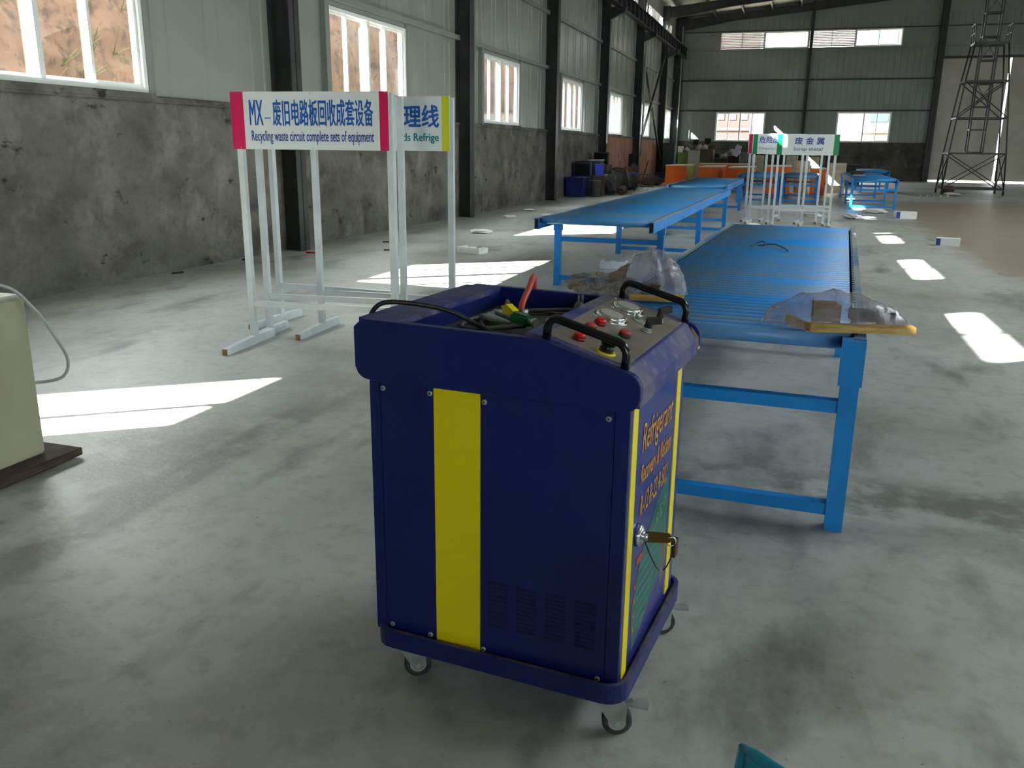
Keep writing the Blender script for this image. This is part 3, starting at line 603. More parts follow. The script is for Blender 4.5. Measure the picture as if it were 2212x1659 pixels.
b = MB(); b.tube([(-.06, 0, .014), (-.02, 0, .016), (.02, 0, .018), (.06, 0, .018)], [.008, .014, .011, .013], 10); b.build('body', zinc_m, t)
b = MB(); b.cyl((0, 0, .014), (0, 0, .048), .009, 10); b.tube([(0, -.022, .05), (0, .022, .05)], .007, 8); b.build('tap', brass_m, t)
b = MB(); b.tube([(-.06+.028*cos(a*pi/8), .028*sin(a*pi/8)-.01, .010) for a in range(17)], .0035, 6); b.build('pull_ring', chrome_m, t)
b = onb(); b.tube(smooth([(.335, .135, 1.024), (.345, .15, 1.036), (.36, .145, 1.034), (.40, .10, 1.028), (.435, .075, 1.024)]), [.010]*25, 10)
b.build('cable_gland', mblk_m, CART)

# ------------------------------------------------------------------ roller conveyors and tables
def conveyor(name, label, cat, loc, rz, wid, ln, pitch, legs, mR, mF, railm, top=.80, r=.032, group=None, dark_end=False, beam=.11, legw=.07):
    t = thing(name, label, cat, loc, rz, group); w2 = wid/2
    for s in (-1, 1):
        b = MB(); x = s*w2; xi = x-s*.045
        b.box(min(x, x-s*.006), max(x, x-s*.006), -.06, ln+.06, top-beam+.0065, top-.0065); b.box(min(x, xi), max(x, xi), -.06, ln+.06, top-.006, top, 1); b.box(min(x, xi), max(x, xi), -.06, ln+.06, top-beam, top-beam+.006)
        n = int(ln/pitch)
        for k in range(n): y = (k+.5)*pitch; b.box(min(xi, xi+s*.012), max(xi, xi+s*.012), y-.016, y+.016, top-.05, top+.0008, 2)
        for yy in (-.06, ln+.054): b.box(min(x, xi), max(x, xi), yy, yy+.006, top-beam, top, 0)
        if dark_end: b.box(min(x, xi)+.004, max(x, xi)-.004, -.0615, -.0595, top-beam+.008, top-.008, 2)  # dark plate stands in for the shade inside the open rail end
        b.build('side_rail', [mF, railm, slot_m], t)
    n = int(ln/pitch); me = None
    for k in range(n):
        y = (k+.5)*pitch
        if me is None:
            b = MB(); b.cyl((-w2+.058, 0, 0), (w2-.058, 0, 0), r, 14); b.cyl((-w2+.03, 0, 0), (w2-.03, 0, 0), .008, 6); o = b.build('roller', mR, t, loc=(0, y, top-.030)); me = o
        else: o = me.copy(); C.objects.link(o); o.parent = t; o.location = (0, y, top-.030)
    for y in legs:
        for s in (-1, 1):
            lx = s*(w2-legw/2-.008); b = MB(); b.box(lx-legw/2, lx+legw/2, y-legw/2, y+legw/2, 0, top-beam); b.box(lx-legw/2-.009, lx+legw/2+.009, y-legw/2-.006, y+legw/2+.006, top-beam-.075, top-.004 if y < 0 else top-beam+.004); b.build('leg', mF, t)
        for z in (.52*top/.8, .085): MB().box(-w2+legw+.006, w2-legw-.006, y-.025, y+.025, z-.022, z+.028).build('cross_bar', [mF], t)
    return t
grp = 'blue roller conveyors and tables'
conveyor('roller_conveyor', 'bright blue roller conveyor close behind the cart, with wrapped boards on it', 'conveyor', (-.272, 3.60, 0), R(-2.58), 1.16, 5.3, .088, [-.045, 3.25, 5.2], roll_m, blue_m, rail_m)
conveyor('roller_conveyor', 'long blue roller conveyor left of centre standing on the floor', 'conveyor', (-1.95, 8.75, 0), R(-.9), 1.24, 8.2, .0863, [.7, 4.0, 7.8], roll2_m, blue_m, rail_m, dark_end=True)
conveyor('roller_conveyor', 'blue roller conveyor at the far end of the long one', 'conveyor', (-1.99, 18.5, 0), 0, 1.24, 5.2, .088, [.3, 4.9], roll2_m, blue_m, rail_m)
for (x, y, w, l, lg, lb) in ((-1.15, 27.0, 1.2, 3.6, [.1, 3.5], 'blue roller table behind the scrap metal sign, left of two'), (.05, 27.3, 1.05, 3.4, [.1, 3.3], 'blue roller table behind the scrap metal sign, right of two'),
                       (1.92, 25.3, 1.16, 6.8, [.05, 3.0, 6.7], 'long blue work table right of the scrap metal sign'), (2.75, 36.2, 1.0, 3.8, [.1, 3.7], 'blue work table farthest back, in front of the dark gable wall')):
    conveyor('roller_table', lb, 'table', (x, y, 0), 0, w, l, .12, lg, roll2_m, blue_m, rail_m, r=.05, legw=.06)
# twist of wire on the near conveyor
b = MB(); b.tube(smooth([(-.30, 6.80, .808), (-.27, 6.9, .815), (-.22, 6.93, .83), (-.20, 6.84, .812), (-.25, 6.80, .81), (-.14, 6.84, .822), (-.06, 6.68, .812), (-.03, 6.50, .810)]), .006, 6)
tag(b.build('wire_offcut', mat('wire_teal', (24, 84, 110), .5)), 'dark bent wire lying on the near conveyor rollers', 'wire')
def wrap(loc, rz, sx, sy, sz, m, parent, seed, tail=1.):
    rnd = random.Random(seed); b = MB(); nu, nv = 26, 12; g = []
    for i in range(nu+1):
        u = i/nu; row = []; env = (sin(pi*min(1, max(0, u)))**.55)*(1-.35*u*tail)
        for j in range(nv+1):
            a = pi*j/nv; k = 1+.05*sin(i*1.3+j*.8)+.03*sin(i*.5-j*1.9)+rnd.uniform(-.015, .015)
            row.append(b._v((sx*(u-.5)+rnd.uniform(-.008, .008), -cos(a)*sy*.5*(env+.08)*k, max(.002, sin(a)*sz*env*k))))
        g.append(row)
    for i in range(nu):
        for j in range(nv): b.f((g[i][j], g[i+1][j], g[i+1][j+1], g[i][j+1]), 0, True)
    o = b.build('plastic_wrap', m, parent, loc=loc, rot=(0, 0, rz)); return o
t = thing('wrapped_wood_bundle', 'clear plastic wrapped wooden bracket on the right end of the near conveyor', 'wrapped wood', (.10, 3.60, .811), R(12))
MB().box(-.015, .385, -.06, -.005, 0, .030).build('board', woody, t, bevel=.002); MB().box(.0, .09, .0, .022, .030, .115).build('bracket', woodg, t); MB().box(.09, .11, .0, .05, .0, .10).build('bracket', woodg, t)
MB().box(-.07, .0, .03, .06, .0, .022).build('board', woody, t, bevel=.002); MB().bar((-.08, .08, .03), (-.005, -.02, .012), .02, .03).build('strut', woody, t)
wrap((.12, .10, 0), R(-6), .58, .27, .155, foil_m, t, 5, .55); MB().box(.17, .33, .03, .12, .03, .07).build('block', woodd, t)
t = thing('wrapped_wood_bundle', 'dusty plastic wrapped bundle with wood base behind the cart handles', 'wrapped wood', (-.74, 4.10, .811), R(4))
MB().box(.02, .27, -.09, .02, 0, .022).build('board', woody, t, bevel=.002); MB().box(.07, .16, -.03, .03, .022, .07).build('block', woodd, t)
wrap((.10, .12, 0), R(12), .36, .30, .22, foil_m, t, 9, .0)
b = MB(); b.blob((-.13, .05, .045), (.17, .12, .055), 11, .22, 3, 0); b.build('crumpled_film', foild_m, t)
b = MB(); b.prism([(-.10, .06), (-.02, .07), (-.0, .15), (.03, .17), (-.04, .14), (-.06, .12), (-.09, .11)], 'y', .03, .036); b.build('torn_scrap', woodg, t)

# ------------------------------------------------------------------ sign stands
def stand(label, L, Rr, bars, z0=1.47, z1=1.87, group=None, over=(.045, .0), ft=.72):
    L, Rr = V(L+(0,)), V(Rr+(0,)); dv = Rr-L; w = dv.length; rz = math.atan2(dv.y, dv.x)
    t = thing('sign_stand', label, 'sign', L, rz, group); p = .0225
    for x in (0, w):
        MB().box(x-p, x+p, -p, p, .06, z1-.01).build('post', post_m, t)
        f = MB(); f.prism([(-ft*.60, 0), (ft*.40, 0), (ft*.40, .062), (0, .066), (-ft*.60+.05, .05), (-ft*.60, .046)], 'x', x-.021, x+.021); f = f.build('foot', post_m, t)
        MB().box(x-.021, x+.021, -ft*.60-.002, -ft*.60+.001, .001, .045).build('end_grain', wood_end, f)
    MB().box(p, w-p, -p*.8, p*.8, .295, .34).build('cross_bar', post_m, t)
    pn = MB(); pn.box(-over[0], w+over[1], -p-.012, -p, z0, z1); pn = pn.build('sign_board', signw_m, t)
    y = -p-.0125
    for (a, c, m) in bars: MB().box(a, c, y-.0008, y, z0, z1).build('colour_bar', m, pn)
    for x in (.02, w/2, w-.02):
        for z in (z0+.012, z1-.012): q = MB(); q.cyl((x, y-.0015, z), (x, y+.001, z), .004, 8); q.build('nail', zinc_m, pn)
    return t, pn, y-.0012, w
t, pn, y, w = stand('white sign stand with pink end bars and blue Chinese heading, foremost of the left cluster', (-3.945, 5.67), (-2.775, 5.765), [(-.045, .058, pink_m), (1.108, 1.174, pink_m)])
lettering('MX', txtb_m, pn, .105, .210, 1.640, 1.812, y, bold=.0022); lettering('–', txtb_m, pn, .222, .272, 1.685, 1.692, y); lettering('废旧电路板回收成套设备', txtb_m, pn, .290, 1.060, 1.635, 1.815, y, bold=.0022)
lettering('Recycling waste circuit complete sets of equipment', txtd_m, pn, .112, 1.062, 1.506, 1.602, y, bold=.0008)
stand('white sign stand directly behind the foremost one, its board hidden', (-4.01, 5.985), (-2.865, 6.12), [], over=(-.02, -.02))
stand('white sign stand at the back of the left cluster, leftmost posts', (-4.245, 6.52), (-3.10, 6.46), [], over=(-.02, -.02))
t, pn, y, w = stand('white sign stand with yellow end bar sticking out on the right of the left cluster', (-3.715, 6.31), (-2.565, 6.385), [(-.045, .06, yel_m), (1.09, 1.152, yel_m)])
lettering('理线', txtb_m, pn, .785, 1.065, 1.645, 1.805, y, bold=.004); lettering('ds Refrige', txtt_m, pn, .775, 1.065, 1.525, 1.60, y, bold=.002)
gb = 'far sign stands between the roller tables'
t, pn, y, w = stand('white sign stand with green bars reading Scrap metal', (-.45, 19.1), (.655, 19.12), [(-.045, .06, grn_m), (1.05, 1.155, grn_m)], 1.42, 1.83, over=(.045, .05))
lettering('废 金 属', txtd_m, pn, .30, .86, 1.63, 1.77, y, bold=.003); lettering('Scrap metal', txtg_m, pn, .28, .84, 1.49, 1.575, y, bold=.002)
t, pn, y, w = stand('white sign stand with green bar left of the scrap metal sign', (-.955, 19.52), (.12, 19.40), [(-.03, .06, grn_m), (1.02, 1.11, grn_m)], 1.43, 1.84)
lettering('危险废', txtd_m, pn, .09, .50, 1.65, 1.79, y, bold=.002); lettering('Temporary storage', txtg_m, pn, .09, .70, 1.50, 1.58, y)
stand('white sign stand with dark red end bar, just peeping out left of the others', (-1.065, 20.0), (.03, 19.87), [(-.03, .05, pink_m), (.05, .09, pur_m)], 1.44, 1.84)
stand('white sign stand second behind the scrap metal board', (-.57, 19.62), (.55, 19.6), [(-.03, .07, pink_m)], 1.42, 1.82)
stand('white sign stand third behind the scrap metal board', (-.72, 20.2), (.42, 20.15), [(-.03, .07, grn_m)], 1.42, 1.82)
stand('white sign stand last behind the scrap metal board', (-.36, 20.6), (.70, 20.62), [(-.03, .07, grn_m)], 1.42, 1.81)

# ------------------------------------------------------------------ cabinet at the left edge
b = MB(); b.box(-4.4, -3.25, 1.9, 3.18, .012, .05); brd = b.build('timber_skid', woodd, None, bevel=.004)
tag(brd, 'dark timber skid under the beige cabinet', 'skid')
for y in (2.1, 2.95): MB().box(-4.38, -3.30, y, y+.12, 0, .012).build('runner', woodd, brd)
t = thing('machine_cabinet', 'beige metal machine cabinet cut off by the left edge of the photo', 'cabinet', (-3.35, 3.06, .051))
MB().box(-.75, 0, -.95, 0, 0, .765).build('housing', beige_m, t, bevel=.012)
MB().box(-.74, -.01, -.94, -.01, .765, .775).build('lid', topw_m, t, bevel=.004)
for y in (-.28, -.235): q = MB(); q.tube([(0, y, .49), (.012, y, .49), (.02, y, .49)], [.014, .012, .006], 12); q.build('knob', blk_m, t)
b = MB(); b.tube(smooth([(-3.75, 2.2, .835), (-3.50, 2.72, .90), (-3.36, 2.95, .88), (-3.31, 3.06, .76), (-3.27, 3.12, .62), (-3.25, 3.16, .5), (-3.27, 3.14, .42), (-3.36, 3.06+.03, .395), (-3.50, 3.10, .38)]), .008, 8)
cb = b.build('power_cable', mat('cable_pale', (178, 180, 180), .5), t, loc=(3.35, -3.06, -.051)); cb['label'] = 'pale looping cable'

# ------------------------------------------------------------------ cyan plastic chair at the bottom edge
t = thing('plastic_chair', 'cyan plastic chair whose back corner shows at the bottom edge', 'chair', (.145, .765, 0), R(-16))
b = MB(); w2, hz = .20, .765
def bx(u): return (-w2+2*w2*u)
g = []; nu = 28; nv = 40
holes = [(k, k+1) for k in range(2, 27, 3)]
for i in range(nu+1):
    u = i/nu; row = []; q = 2*u-1; ztop = hz-.03*abs(q)**3*0; yy = -.05*q*q
    for j in range(nv+1): v = j/nv; row.append(b._v((bx(u), .10+.03*v+yy*-.8, .44+(ztop-.44)*v)))
    g.append(row)
for i in range(nu):
    for j in range(nv):
        if 8 <= j <= 36 and any(a <= i < c for a, c in holes): continue
        b.f((g[i][j], g[i+1][j], g[i+1][j+1], g[i][j+1]), 0, True)
bk = b.build('backrest', cyan_m, t); sm = bk.modifiers.new('thick', 'SOLIDIFY'); sm.thickness = .004
b = MB(); tp = [v for v in range(nu+1)]
pts = [(bx(0)-.004, .10-.0+.04, .46)]+[(bx(0)-.004, .10+.03*k/6+.04, .46+.295*k/6) for k in range(1, 6)]+[(bx(i/nu), .132-(-.05*(2*i/nu-1)**2)*.8, hz) for i in range(nu+1)]+[(bx(1)+.004, .10+.03*k/6+.04, .46+.295*k/6) for k in range(5, -1, -1)]
b.tube(pts, .008, 12); b.build('rim', cyan_m, t)
MB().box(-.21, .21, -.28, .13, .425, .445).build('seat', cyan_m, t, bevel=.008)
for sx in (-1, 1):
    for y in (-.25, .11): MB().prism([(sx*.20, y-.02), (sx*.20, y+.02), (sx*.16, y+.02), (sx*.16, y-.02)], 'z', 0, .43).build('leg', cyan_m, t)

# ------------------------------------------------------------------ scaffold tower
t = thing('scaffold_tower', 'tall black steel scaffold tower on castors before the sliding door', 'scaffold', (6.08, 36.8, 0))
lev = [(.22, 1.02, .75), (1.48, .94, .68), (2.72, .83, .60), (4.0, .70, .50), (5.27, .54, .42)]
for sx in (-1, 1):
    for sy in (-1, 1):
        b = MB(); b.tube([(sx*x, sy*y, z) for z, x, y in lev], .03, 8); b.build('leg', steel_m, t)
        c = MB(); c.cyl((sx*1.02, sy*.75, .13), (sx*1.02, sy*.75, .22), .02, 8); c = c.build('castor', steel_m, t); q = MB(); q.cyl((sx*1.02-.025, sy*.75, .09), (sx*1.02+.025, sy*.75, .09), .09, 16); q.build('wheel', mblk_m, c)
for z, x, y in lev:
    b = MB()
    for s in (-1, 1): b.bar((-x, s*y, z), (x, s*y, z), .05, .06); b.bar((s*x, -y, z), (s*x, y, z), .05, .06)
    b.build('ring_frame', steel_m, t)
for (z0, x0, y0), (z1, x1, y1) in zip(lev[::2], lev[1::2]):
    for s in (-1, 1):
        for d in (-1, 1): MB().bar((-d*x0, s*y0, z0), (d*x1, s*y1, z1), .035, .035).build('brace', steel_m, t)
for s in (-1, 1):
    for d in (-1, 1): MB().bar((-d*.83, s*.60, 2.72), (d*.70, s*.50, 4.0), .035, .035).build('brace', steel_m, t); MB().bar((s*1.02, -d*.75, .22), (s*.94, d*.68, 1.48), .035, .035).build('brace', steel_m, t)
MB().box(-.56, .56, -.44, .44, 5.27, 5.33).build('platform', steel_m, t)
for sx in (-1, 1):
    b = MB()
    for y in (-.42, 0, .42): b.bar((sx*.55, y, 5.3), (sx*.60, y, 5.95), .035, .035)
    b.bar((sx*.60, -.42, 5.93), (sx*.60, .42, 5.93), .035, .035); b.bar((sx*.575, -.42, 5.62), (sx*.575, .42, 5.62), .03, .03); b.build('guard_rail', steel_m, t)
ms = MB()
for sx in (-1, 1):
    for sy in (-1, 1): ms.bar((sx*.26-.02, sy*.22, 1.5), (sx*.26-.02, sy*.22, 7.9), .05, .05)
ms = ms.build('mast', steel_m, t)
for k in range(9):
    b = MB(); z = 1.52+k*.80
    if z > 7.9: break
    for s in (-1, 1): b.bar((-.28, s*.22, z), (.24, s*.22, z), .035, .05); b.bar((s*.26-.02, -.22, z), (s*.26-.02, .22, z), .035, .05)
    b.build('mast_rung', steel_m, ms)
    if k in (2, 4, 6):
        b = MB()
        for d in (-1, 1): b.bar((-d*.26-.02, -.22, z), (d*.26-.02, -.22, z+.8), .025, .025)
        b.build('mast_brace', steel_m, ms)

# ------------------------------------------------------------------ orange booths and cabinets beyond the conveyors
def booth(x0, x1, y0, y1, z, label, side=orange_m, cat='work booth'):
    t = thing('work_booth', label, cat, (x0, y0, 0), 0, None); w, d = x1-x0, y1-y0
    MB().box(0, w, 0, .04, 0, z-.04).build('front_panel', orange_m, t); MB().box(w-.04, w, .04, d, 0, z-.04).build('side_panel', side, t); MB().box(0, .04, .04, d, 0, z-.04).build('side_panel', orange_m, t); MB().box(.04, w-.04, d-.04, d, 0, z-.04).build('back_panel', orange_m, t)
    MB().box(-.02, w+.02, -.02, d+.02, z-.04, z).build('top', topw_m, t); return t
booth(-5.42, -4.55, 37.8, 40.6, .88, 'orange work booth with pale green side, farthest left of the row', lgreen_m)
booth(-3.86, -3.04, 36.0, 39.0, .87, 'orange work booth second from the left, beyond the conveyor end')
booth(-2.62, -1.75, 35.2, 38.2, .88, 'orange work booth third from the left, half behind the sign posts')
booth(-1.16, -.32, 32.6, 35.0, .99, 'orange work booth standing behind the left roller table')
booth(.40, .86, 32.8, 34.4, .93, 'narrow orange work booth behind the right roller table')
booth(-4.3, -2.2, 40.2, 41.4, .93, 'wide white-topped orange counter behind the row of orange booths')
def cab(x0, x1, y0, y1, z0, z1, m, name, label, cat, rz=0):
    b = MB(); w, d = (x1-x0)/2, (y1-y0)/2; b.box(-w, w, -d, d, 0, z1-z0); o = b.build(name, m, None, loc=((x0+x1)/2, (y0+y1)/2, z0), rot=(0, 0, R(rz)), bevel=.012, seg=1)
    return tag(o, label, cat)
t = cab(.98, 1.62, 35, 35.7, 0, 1.08, cream_m, 'metal_cabinet', 'cream metal cabinet right of the narrow orange booth', 'cabinet'); MB().box(-.29, .29, -.362, -.35, .08, 1.0).build('cabinet_door', cream_m, t)
t = cab(-.16, .34, 35.2, 35.8, 0, 1.15, cream_m, 'metal_cabinet', 'cream metal cabinet between the two orange booths behind the tables', 'cabinet'); MB().box(-.22, .22, -.312, -.30, .08, 1.05).build('cabinet_door', cream_m, t)

# ------------------------------------------------------------------ scrap along the left wall and at the back
def tub(x, y, z, w, d, h, m, label, name='plastic_bin', cat='bin', rz=0, tilt=0):
    b = MB(); n = 4
    o_ = [(-1, -1), (1, -1), (1, 1), (-1, 1)]
    rings = []
    for (k, zz) in ((.86, 0), (.97, h*.94), (1.06, h*.94), (1.06, h), (.95, h), (.82, .02)): rings.append([b._v((a*w/2*k, c*d/2*k, zz)) for a, c in o_])
    for r0, r1 in zip(rings, rings[1:]):
        for k in range(4): b.f((r0[k], r0[(k+1) % 4], r1[(k+1) % 4], r1[k]))
    b.f(rings[-1]); b.f(rings[0][::-1])
    return tag(b.build(name, m, None, loc=(x, y, z), rot=(R(tilt), 0, R(rz)), bevel=.01, seg=1), label, cat)
def crt(x, y, z, w, d, h, m, label, rz=0, tilt=0):
    t = thing('monitor_casing', label, 'monitor', (x, y, z), R(rz)); t.rotation_euler.x = R(tilt)
    b = MB(); A = [(-w/2, -d/2, 0), (w/2, -d/2, 0), (w/2, -d/2, h), (-w/2, -d/2, h)]; B = [(-w/2, -d/6, 0), (w/2, -d/6, 0), (w/2, -d/6, h), (-w/2, -d/6, h)]; Cc = [(-w/4, d/2, 0), (w/4, d/2, 0), (w/4, d/2, h*.7), (-w/4, d/2, h*.7)]
    rs = [[b._v(p) for p in q] for q in (A, B, Cc)]
    for r0, r1 in zip(rs, rs[1:]):
        for k in range(4): b.f((r0[k], r0[(k+1) % 4], r1[(k+1) % 4], r1[k]))
    b.f(rs[0]); b.f(rs[-1]); b.build('casing', m, t)
    MB().box(-w*.42, w*.42, -d/2-.006, -d/2+.002, h*.12, h*.9).build('screen', blk_m, t); return t
def lump(x, y, z, rx, ry, rz, m, label, seed, name='scrap_bag', cat='bag', rough=.3):
    b = MB(); b.blob((0, 0, rz), (rx, ry, rz), seed, rough, 2); return tag(b.build(name, m, None, loc=(x, y, z)), label, cat)
def plank(p, q, w, h, m, label, name='board', cat='board', up=(0, 0, 1)):
    p, q = V(p), V(q); b = MB(); b.bar((0, 0, 0), q-p, w, h, up); return tag(b.build(name, m, None, loc=p), label, cat)
tub(-6.80, 27.7, 0, .62, .60, .62, navy_m, 'dark blue plastic bin nearest the camera in the scrap along the left wall')
b = MB(); b.tube([(0, 0, 0), (0, 0, .5), (0, 0, .52)], [.14, .18, .19], 16); tag(b.build('bucket', mat('bucket_grey', (78, 78, 76), .6), None, loc=(-6.22, 27.9, 0)), 'dirty grey bucket beside the front blue bin', 'bucket')
cab(-7.10, -6.50, 28.35, 28.95, 0, .60, dark1, 'crate', 'black crate carrying the dark blue casing', 'crate')
crt(-6.80, 28.65, .60, .58, .55, .46, mat('casing_blue', (24, 30, 74), .5), 'dark blue-black casing stacked behind the front blue bin'); plank((-7.05, 28.65, 1.075), (-6.55, 28.65, 1.10), .4, .03, dark1, 'black lid lying on the dark blue casing', 'lid', 'lid')
cab(-6.44, -6.08, 28.35, 28.75, 0, .66, dark2, 'crate', 'brown-black crate under the bright blue tub', 'crate'); tub(-6.26, 28.55, .66, .30, .3, .36, navyb, 'bright blue tub on the brown-black crate', 'plastic_tub', 'tub', 15)
cab(-7.02, -6.46, 29.55, 30.15, 0, 1.10, dark1, 'casing', 'tall black casing under the pale board', 'casing'); plank((-6.95, 29.85, 1.125), (-6.40, 29.90, 1.135), .3, .03, lgrey, 'pale board lying on top of the tall black casing')
lump(-6.08, 29.25, 0, .26, .30, .34, mat('bag_dark_grey', (62, 62, 60), .6, 0, (40, 40, 40), 6), 'grimy grey rubbish bag behind the blue tub', 2); lump(-6.10, 30.2, 0, .28, .32, .40, dark1, 'black rubbish bag beside the tall black casing', 3)
lump(-5.72, 29.8, 0, .2, .22, .14, dark2, 'small brown bag out in front of the left-wall scrap', 6)
cab(-7.0, -6.45, 30.7, 31.6, 0, .95, dark2, 'crate', 'dark crate carrying the black monitor casing', 'crate'); crt(-6.72, 31.15, .95, .52, .55, .44, dark1, 'black monitor casing on top of the middle scrap')
lump(-6.06, 31.15, 0, .30, .36, .44, dark1, 'black rubbish bag in front of the dark crate', 4); lump(-6.12, 32.15, 0, .28, .34, .36, dark2, 'brown rubbish bag between the dark crate and the orange casing', 5)
cab(-6.75, -6.35, 33.0, 33.6, 0, .28, dark1, 'crate', 'low black crate under the orange casing', 'crate'); cab(-6.66, -6.44, 33.15, 33.45, .28, .62, orangey, 'casing', 'small orange casing in the scrap by the blue barrel', 'casing', 8)
lump(-5.98, 33.2, 0, .26, .30, .30, dark1, 'black bag out in front of the orange casing', 7)
crt(-6.80, 34.35, 0, .5, .5, .80, dark1, 'tall black casing behind the blue barrel')
b = MB(); b.tube([(0, 0, 0), (0, 0, .04), (0, 0, .3), (0, 0, .56), (0, 0, .6)], [.19, .2, .215, .2, .19], 18); tag(b.build('barrel', navy_m, None, loc=(-6.28, 34.9, 0)), 'blue plastic barrel in front of the reddish wall', 'barrel')
for i, (x, y, r, h, m, lb) in enumerate(((-6.68, 36.0, .38, .36, rosy, 'rust-brown heap of sacking right of the barrel'), (-5.95, 37.0, .28, .22, dark2, 'flat brown sack at the foot of the reddish wall'), (-6.74, 37.1, .27, .46, dark2, 'upright dark brown sack by the column foot'), (-5.85, 38.2, .30, .2, dark1, 'low black sack nearest the orange booth'))):
    lump(x, y, 0, r, r, h, m, lb, 20+i)
b = MB()
for k in range(9): b.tube([(.26*cos(k*.7), .26*sin(k*.7), 0), (.32*cos(k*.7), .32*sin(k*.7), .5)], .012, 5)
for z in (.02, .25, .5): b.tube([((.26+.12*z)*cos(a*.45), (.26+.12*z)*sin(a*.45), z) for a in range(15)], .012, 5)
tag(b.build('wire_basket', dark2, None, loc=(-5.92, 36.05, .01)), 'dark wire basket standing before the brown sacks', 'basket')
plank((-6.45, 37.75, .02), (-6.15, 37.7, 1.05), .05, .03, dark2, 'dark stick leaning up out of the brown sacks', 'stick', 'stick'); plank((-6.9, 38.6, .02), (-7.1, 38.6, 1.3), .3, .03, dark1, 'black sheet leaning on the wall by the brace', 'sheet', 'sheet')
tub(-6.0, 40.2, 0, .5, .5, .5, navy_m, 'dark blue bin far back by the left columns')
# back left
t = cab(-6.75, -6.15, 45.6, 46.3, 0, 1.83, dgreen_m, 'locker', 'dark green locker standing at the far left corner', 'locker'); MB().box(-.27, .27, -.362, -.35, .1, 1.75).build('locker_door', dgreen_m, t)
cab(-5.62, -5.14, 43, 43.6, 0, 1.36, mat('box_green', (110, 130, 62), .7), 'crate', 'grass-green crate under the white scrap heap', 'crate'); cab(-5.03, -4.52, 42.4, 43.0, 0, 1.48, lgrey, 'crate', 'pale grey sheet metal box right of the green crate', 'crate')
cab(-4.49, -3.92, 42.4, 43.1, 0, 1.52, dolive, 'crate', 'dark olive crate right of the pale grey box', 'crate'); cab(-3.88, -3.30, 42.8, 43.5, 0, 1.12, dark2, 'crate', 'brown crate in the back scrap row', 'crate')
cab(-3.26, -2.75, 42.8, 43.5, 0, 1.25, dark1, 'crate', 'black crate in front of the left far window', 'crate'); cab(-2.66, -2.36, 42.0, 42.4, 0, 1.42, dark3, 'crate', 'narrow grey crate beside the lavender panel', 'crate')
cab(-2.2, -1.55, 43.2, 43.8, 0, 1.28, cream_m, 'crate', 'cream box behind the dangerous waste sign', 'crate'); cab(-1.35, -.75, 43.4, 44.0, 0, 1.2, dark1, 'crate', 'black box behind the sign posts, left of a cream one', 'crate')
cab(-.65, -.15, 43.2, 43.8, 0, 1.28, cream_m, 'crate', 'cream box behind the scrap metal posts', 'crate'); cab(.25, .80, 43.4, 44, 0, 1.25, cream_m, 'crate', 'cream box seen past the right-hand sign post', 'crate'); cab(1.05, 1.7, 43.6, 44.4, 0, 1.3, dark1, 'crate', 'black box behind the cream metal cabinet', 'crate')
cab(1.9, 2.6, 43.0, 43.6, 0, .92, dark1, 'crate', 'black box at the right end of the back scrap row', 'crate')
plank((-2.92, 42, 1.25), (-2.72, 42.05, 1.72), .26, .03, lav, 'lavender panel tilted on the back scrap heap', 'panel', 'panel', up=(0, 1, 0))
cab(-5.66, -5.42, 43.1, 43.4, 1.37, 1.66, white_m, 'casing', 'white casing on the green crate', 'casing')
rnd = random.Random(12); tops = [(-5.26, 43.3, 1.38), (-4.92, 42.65, 1.495), (-4.62, 42.75, 1.495), (-4.34, 42.65, 1.535), (-4.05, 42.75, 1.535), (-3.77, 43.1, 1.145), (-3.45, 43.2, 1.145), (-3.14, 43.1, 1.275), (-2.84, 43.2, 1.275)]
names = ['left end of the back heap', 'pale box, left half', 'pale box, right half', 'olive crate, left half', 'olive crate, right half', 'brown crate, left half', 'brown crate, right half', 'black crate, left half', 'black crate, right half']
for i, ((x, y, z), nm) in enumerate(zip(tops, names)):
    lump(x, y, z, .135, .2, .09+.05*rnd.random(), (cream_m, dark3, cream_m, cream_m, rosy, dark1, cream_m, lgrey, cream_m)[i], 'lump of %s casings on the %s' % (('cream', 'grey', 'cream', 'cream', 'rusty', 'black', 'cream', 'pale grey', 'cream')[i], nm), 40+i, 'scrap_lump', 'scrap', .35)
crt(-4.77, 42.7, 1.73, .28, .26, .24, dark1, 'small black monitor topping the heap on the pale box'); crt(-4.22, 42.7, 1.77, .30, .26, .26, dark1, 'small black monitor topping the heap on the olive crate')
lump(-1.05, 43.6, 1.24, .3, .25, .14, dark1, 'black lump on the black box behind the sign posts', 60, 'scrap_lump', 'scrap', .35); lump(.5, 43.6, 1.29, .22, .2, .12, cream_m, 'cream lump on the box past the right-hand sign post', 61, 'scrap_lump', 'scrap', .35); lump(1.35, 43.9, 1.33, .25, .2, .1, dark1, 'black lump on the box behind the cream cabinet', 62, 'scrap_lump', 'scrap', .35)
cab(-1.55, -1.42, 40.9, 41.0, 0, 1.5, maroon, 'post', 'short dark red post behind the sign posts', 'post')
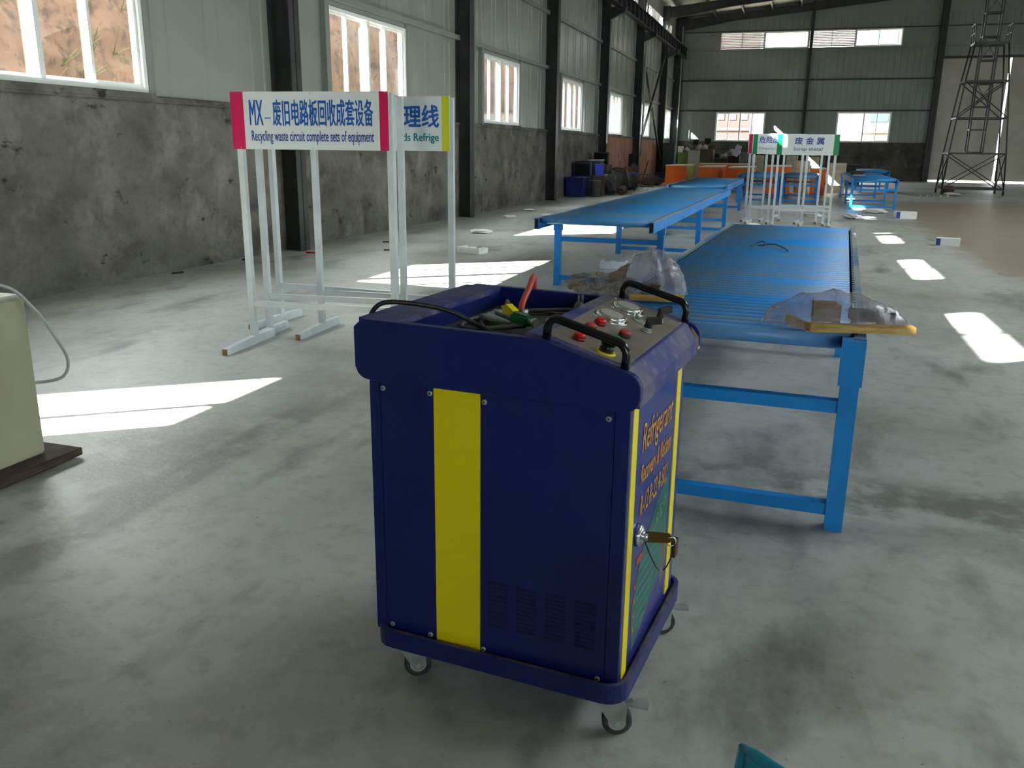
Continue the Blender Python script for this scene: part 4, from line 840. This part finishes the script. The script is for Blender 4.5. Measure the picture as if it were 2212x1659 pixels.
# small things on the right-hand table and floor
cab(1.50, 1.80, 28.6, 28.9, .822, .945, dark1, 'casing', 'small black casing on the long right-hand table', 'casing', 12); plank((1.52, 28.3, .828), (1.85, 28.35, .828), .25, .01, paper_m, 'white sheet beside the black casing on the table', 'paper', 'paper')
t = thing('foam_block', 'white foam packing tray on the floor beneath the long conveyor', 'foam packing', (-2.18, 11.15, 0), R(8))
def foam(t):
    b = MB(); b.box(-.2, .2, -.12, .12, 0, .055); b.box(-.2, .2, -.12, -.08, .055, .09); b.box(-.2, -.15, -.08, .12, .055, .09); b.box(.12, .2, .02, .12, .055, .085); b.box(-.08, .0, -.02, .12, .055, .08); b.build('tray', foam_m, t, bevel=.004, seg=1)
foam(t); t2 = copy_tree(t); t2.location = (-4.48, 11.95, 0); t2.rotation_euler.z = R(-14); t2['label'] = 'white foam packing tray on open floor right of the sign stands'
def carton(x, y, w, d, h, rz, label):
    t = thing('carton', label, 'box', (x, y, 0), R(rz)); MB().box(-w/2, w/2, -d/2, d/2, 0, h).build('body', paper_m, t, bevel=.004, seg=1); MB().box(-w/2-.001, -w/2+w*.18, -d/2-.002, -d/2, 0.01, h-.01).build('printed_end', txtd_m, t)
carton(2.43, 22.3, .46, .22, .17, 12, 'small white carton with blue end, on the floor farther back right'); carton(2.46, 16.05, .36, .18, .13, -8, 'small white carton with blue end, on the floor nearer right')
def scrap_paper(x, y, r, label, seed, m=paper_m, name='paper_scrap', cat='paper'):
    b = MB(); b.blob((0, 0, r*.18), (r, r*.6, r*.2), seed, .3, 2); tag(b.build(name, m, None, loc=(x, y, 0), rot=(0, 0, seed)), label, cat)
for i, (x, y, r, lb) in enumerate(((-5.40, 14.85, .20, 'crumpled white paper on the floor by the second column'), (-6.07, 18.5, .16, 'white paper scrap near the wall before the third column'), (-5.3, 18.9, .22, 'white paper scrap left of the long conveyor, mid floor'), (-6.3, 20.8, .14, 'small paper scrap near the wall below the third window'),
        (-3.25, 17.1, .25, 'flat white paper just left of the long conveyor'), (1.25, 21.8, .28, 'white paper on the floor right of the scrap metal sign'), (1.9, 24.0, .30, 'white paper under the near end of the right-hand table'), (-.85, 18.6, .18, 'crumpled white bag at the foot of the far sign stands, left'), (-.47, 21.4, .18, 'crumpled white bag behind the far sign stands, middle'),
        (.38, 22.0, .24, 'white paper on the floor behind the scrap metal sign'), (-5.7, 39.5, .2, 'white scrap on the floor left of the green-sided booth'), (-5.5, 33.6, .15, 'white scrap on the floor before the blue barrel'), (5.3, 35.2, .3, 'white powder heap in front of the scaffold foot'))): scrap_paper(x, y, r, lb, i)
for i, (x, y, lx, m, lb) in enumerate(((-6.6, 11.0, .16, red_m, 'thin red offcut on the floor by the first column'), (-6.27, 12.75, .10, dark1, 'black chip on the floor behind the sign stands, farther one'), (-5.77, 11.75, .08, dark1, 'black chip on the floor behind the sign stands, nearer one'), (-7.0, 8.6, .14, dark1, 'dark offcut at the wall foot left of the first column'), (-7.02, 10.0, .12, mblk_m, 'dark offcut on the floor close before the first column'))):
    tag(MB().box(-lx/2, lx/2, -.015, .015, 0, .02).build('offcut', m, None, loc=(x, y, 0), rot=(0, 0, .4*i)), lb, 'offcut')
t = thing('rusty_bracket', 'small rusty bracket on the floor right of the near conveyor', 'bracket', (.80, 8.1, 0)); MB().box(-.06, .06, -.1, .1, 0, .02).build('base', dark1, t); MB().prism([(-.1, .02), (.1, .02), (.06, .14), (-.06, .14)], 'x', -.03, .03).build('cheek', rosy, t)
t = thing('motor', 'brown electric hoist motor on the floor at the scaffold foot', 'motor', (5.30, 36.25, 0)); b = MB(); b.tube([(-.2, 0, .17), (-.16, 0, .17), (.16, 0, .17), (.2, 0, .17)], [.10, .15, .15, .10], 14); b.build('body', rosy, t); MB().box(-.2, .2, -.14, .14, 0, .04).build('base', dark1, t)
for i in range(5):
    plank((3.3+i*.22, 36.6, .031), (4.1+i*.22, 33.9, .03), .05, .06, lgrey, ('grey steel profile on the floor by the scaffold, leftmost of five', 'grey steel profile on the floor, second from the left of five', 'grey steel profile on the floor, middle one of five', 'grey steel profile on the floor, second from the right of five', 'grey steel profile on the floor by the scaffold, rightmost of five')[i], 'steel_profile', 'profile')
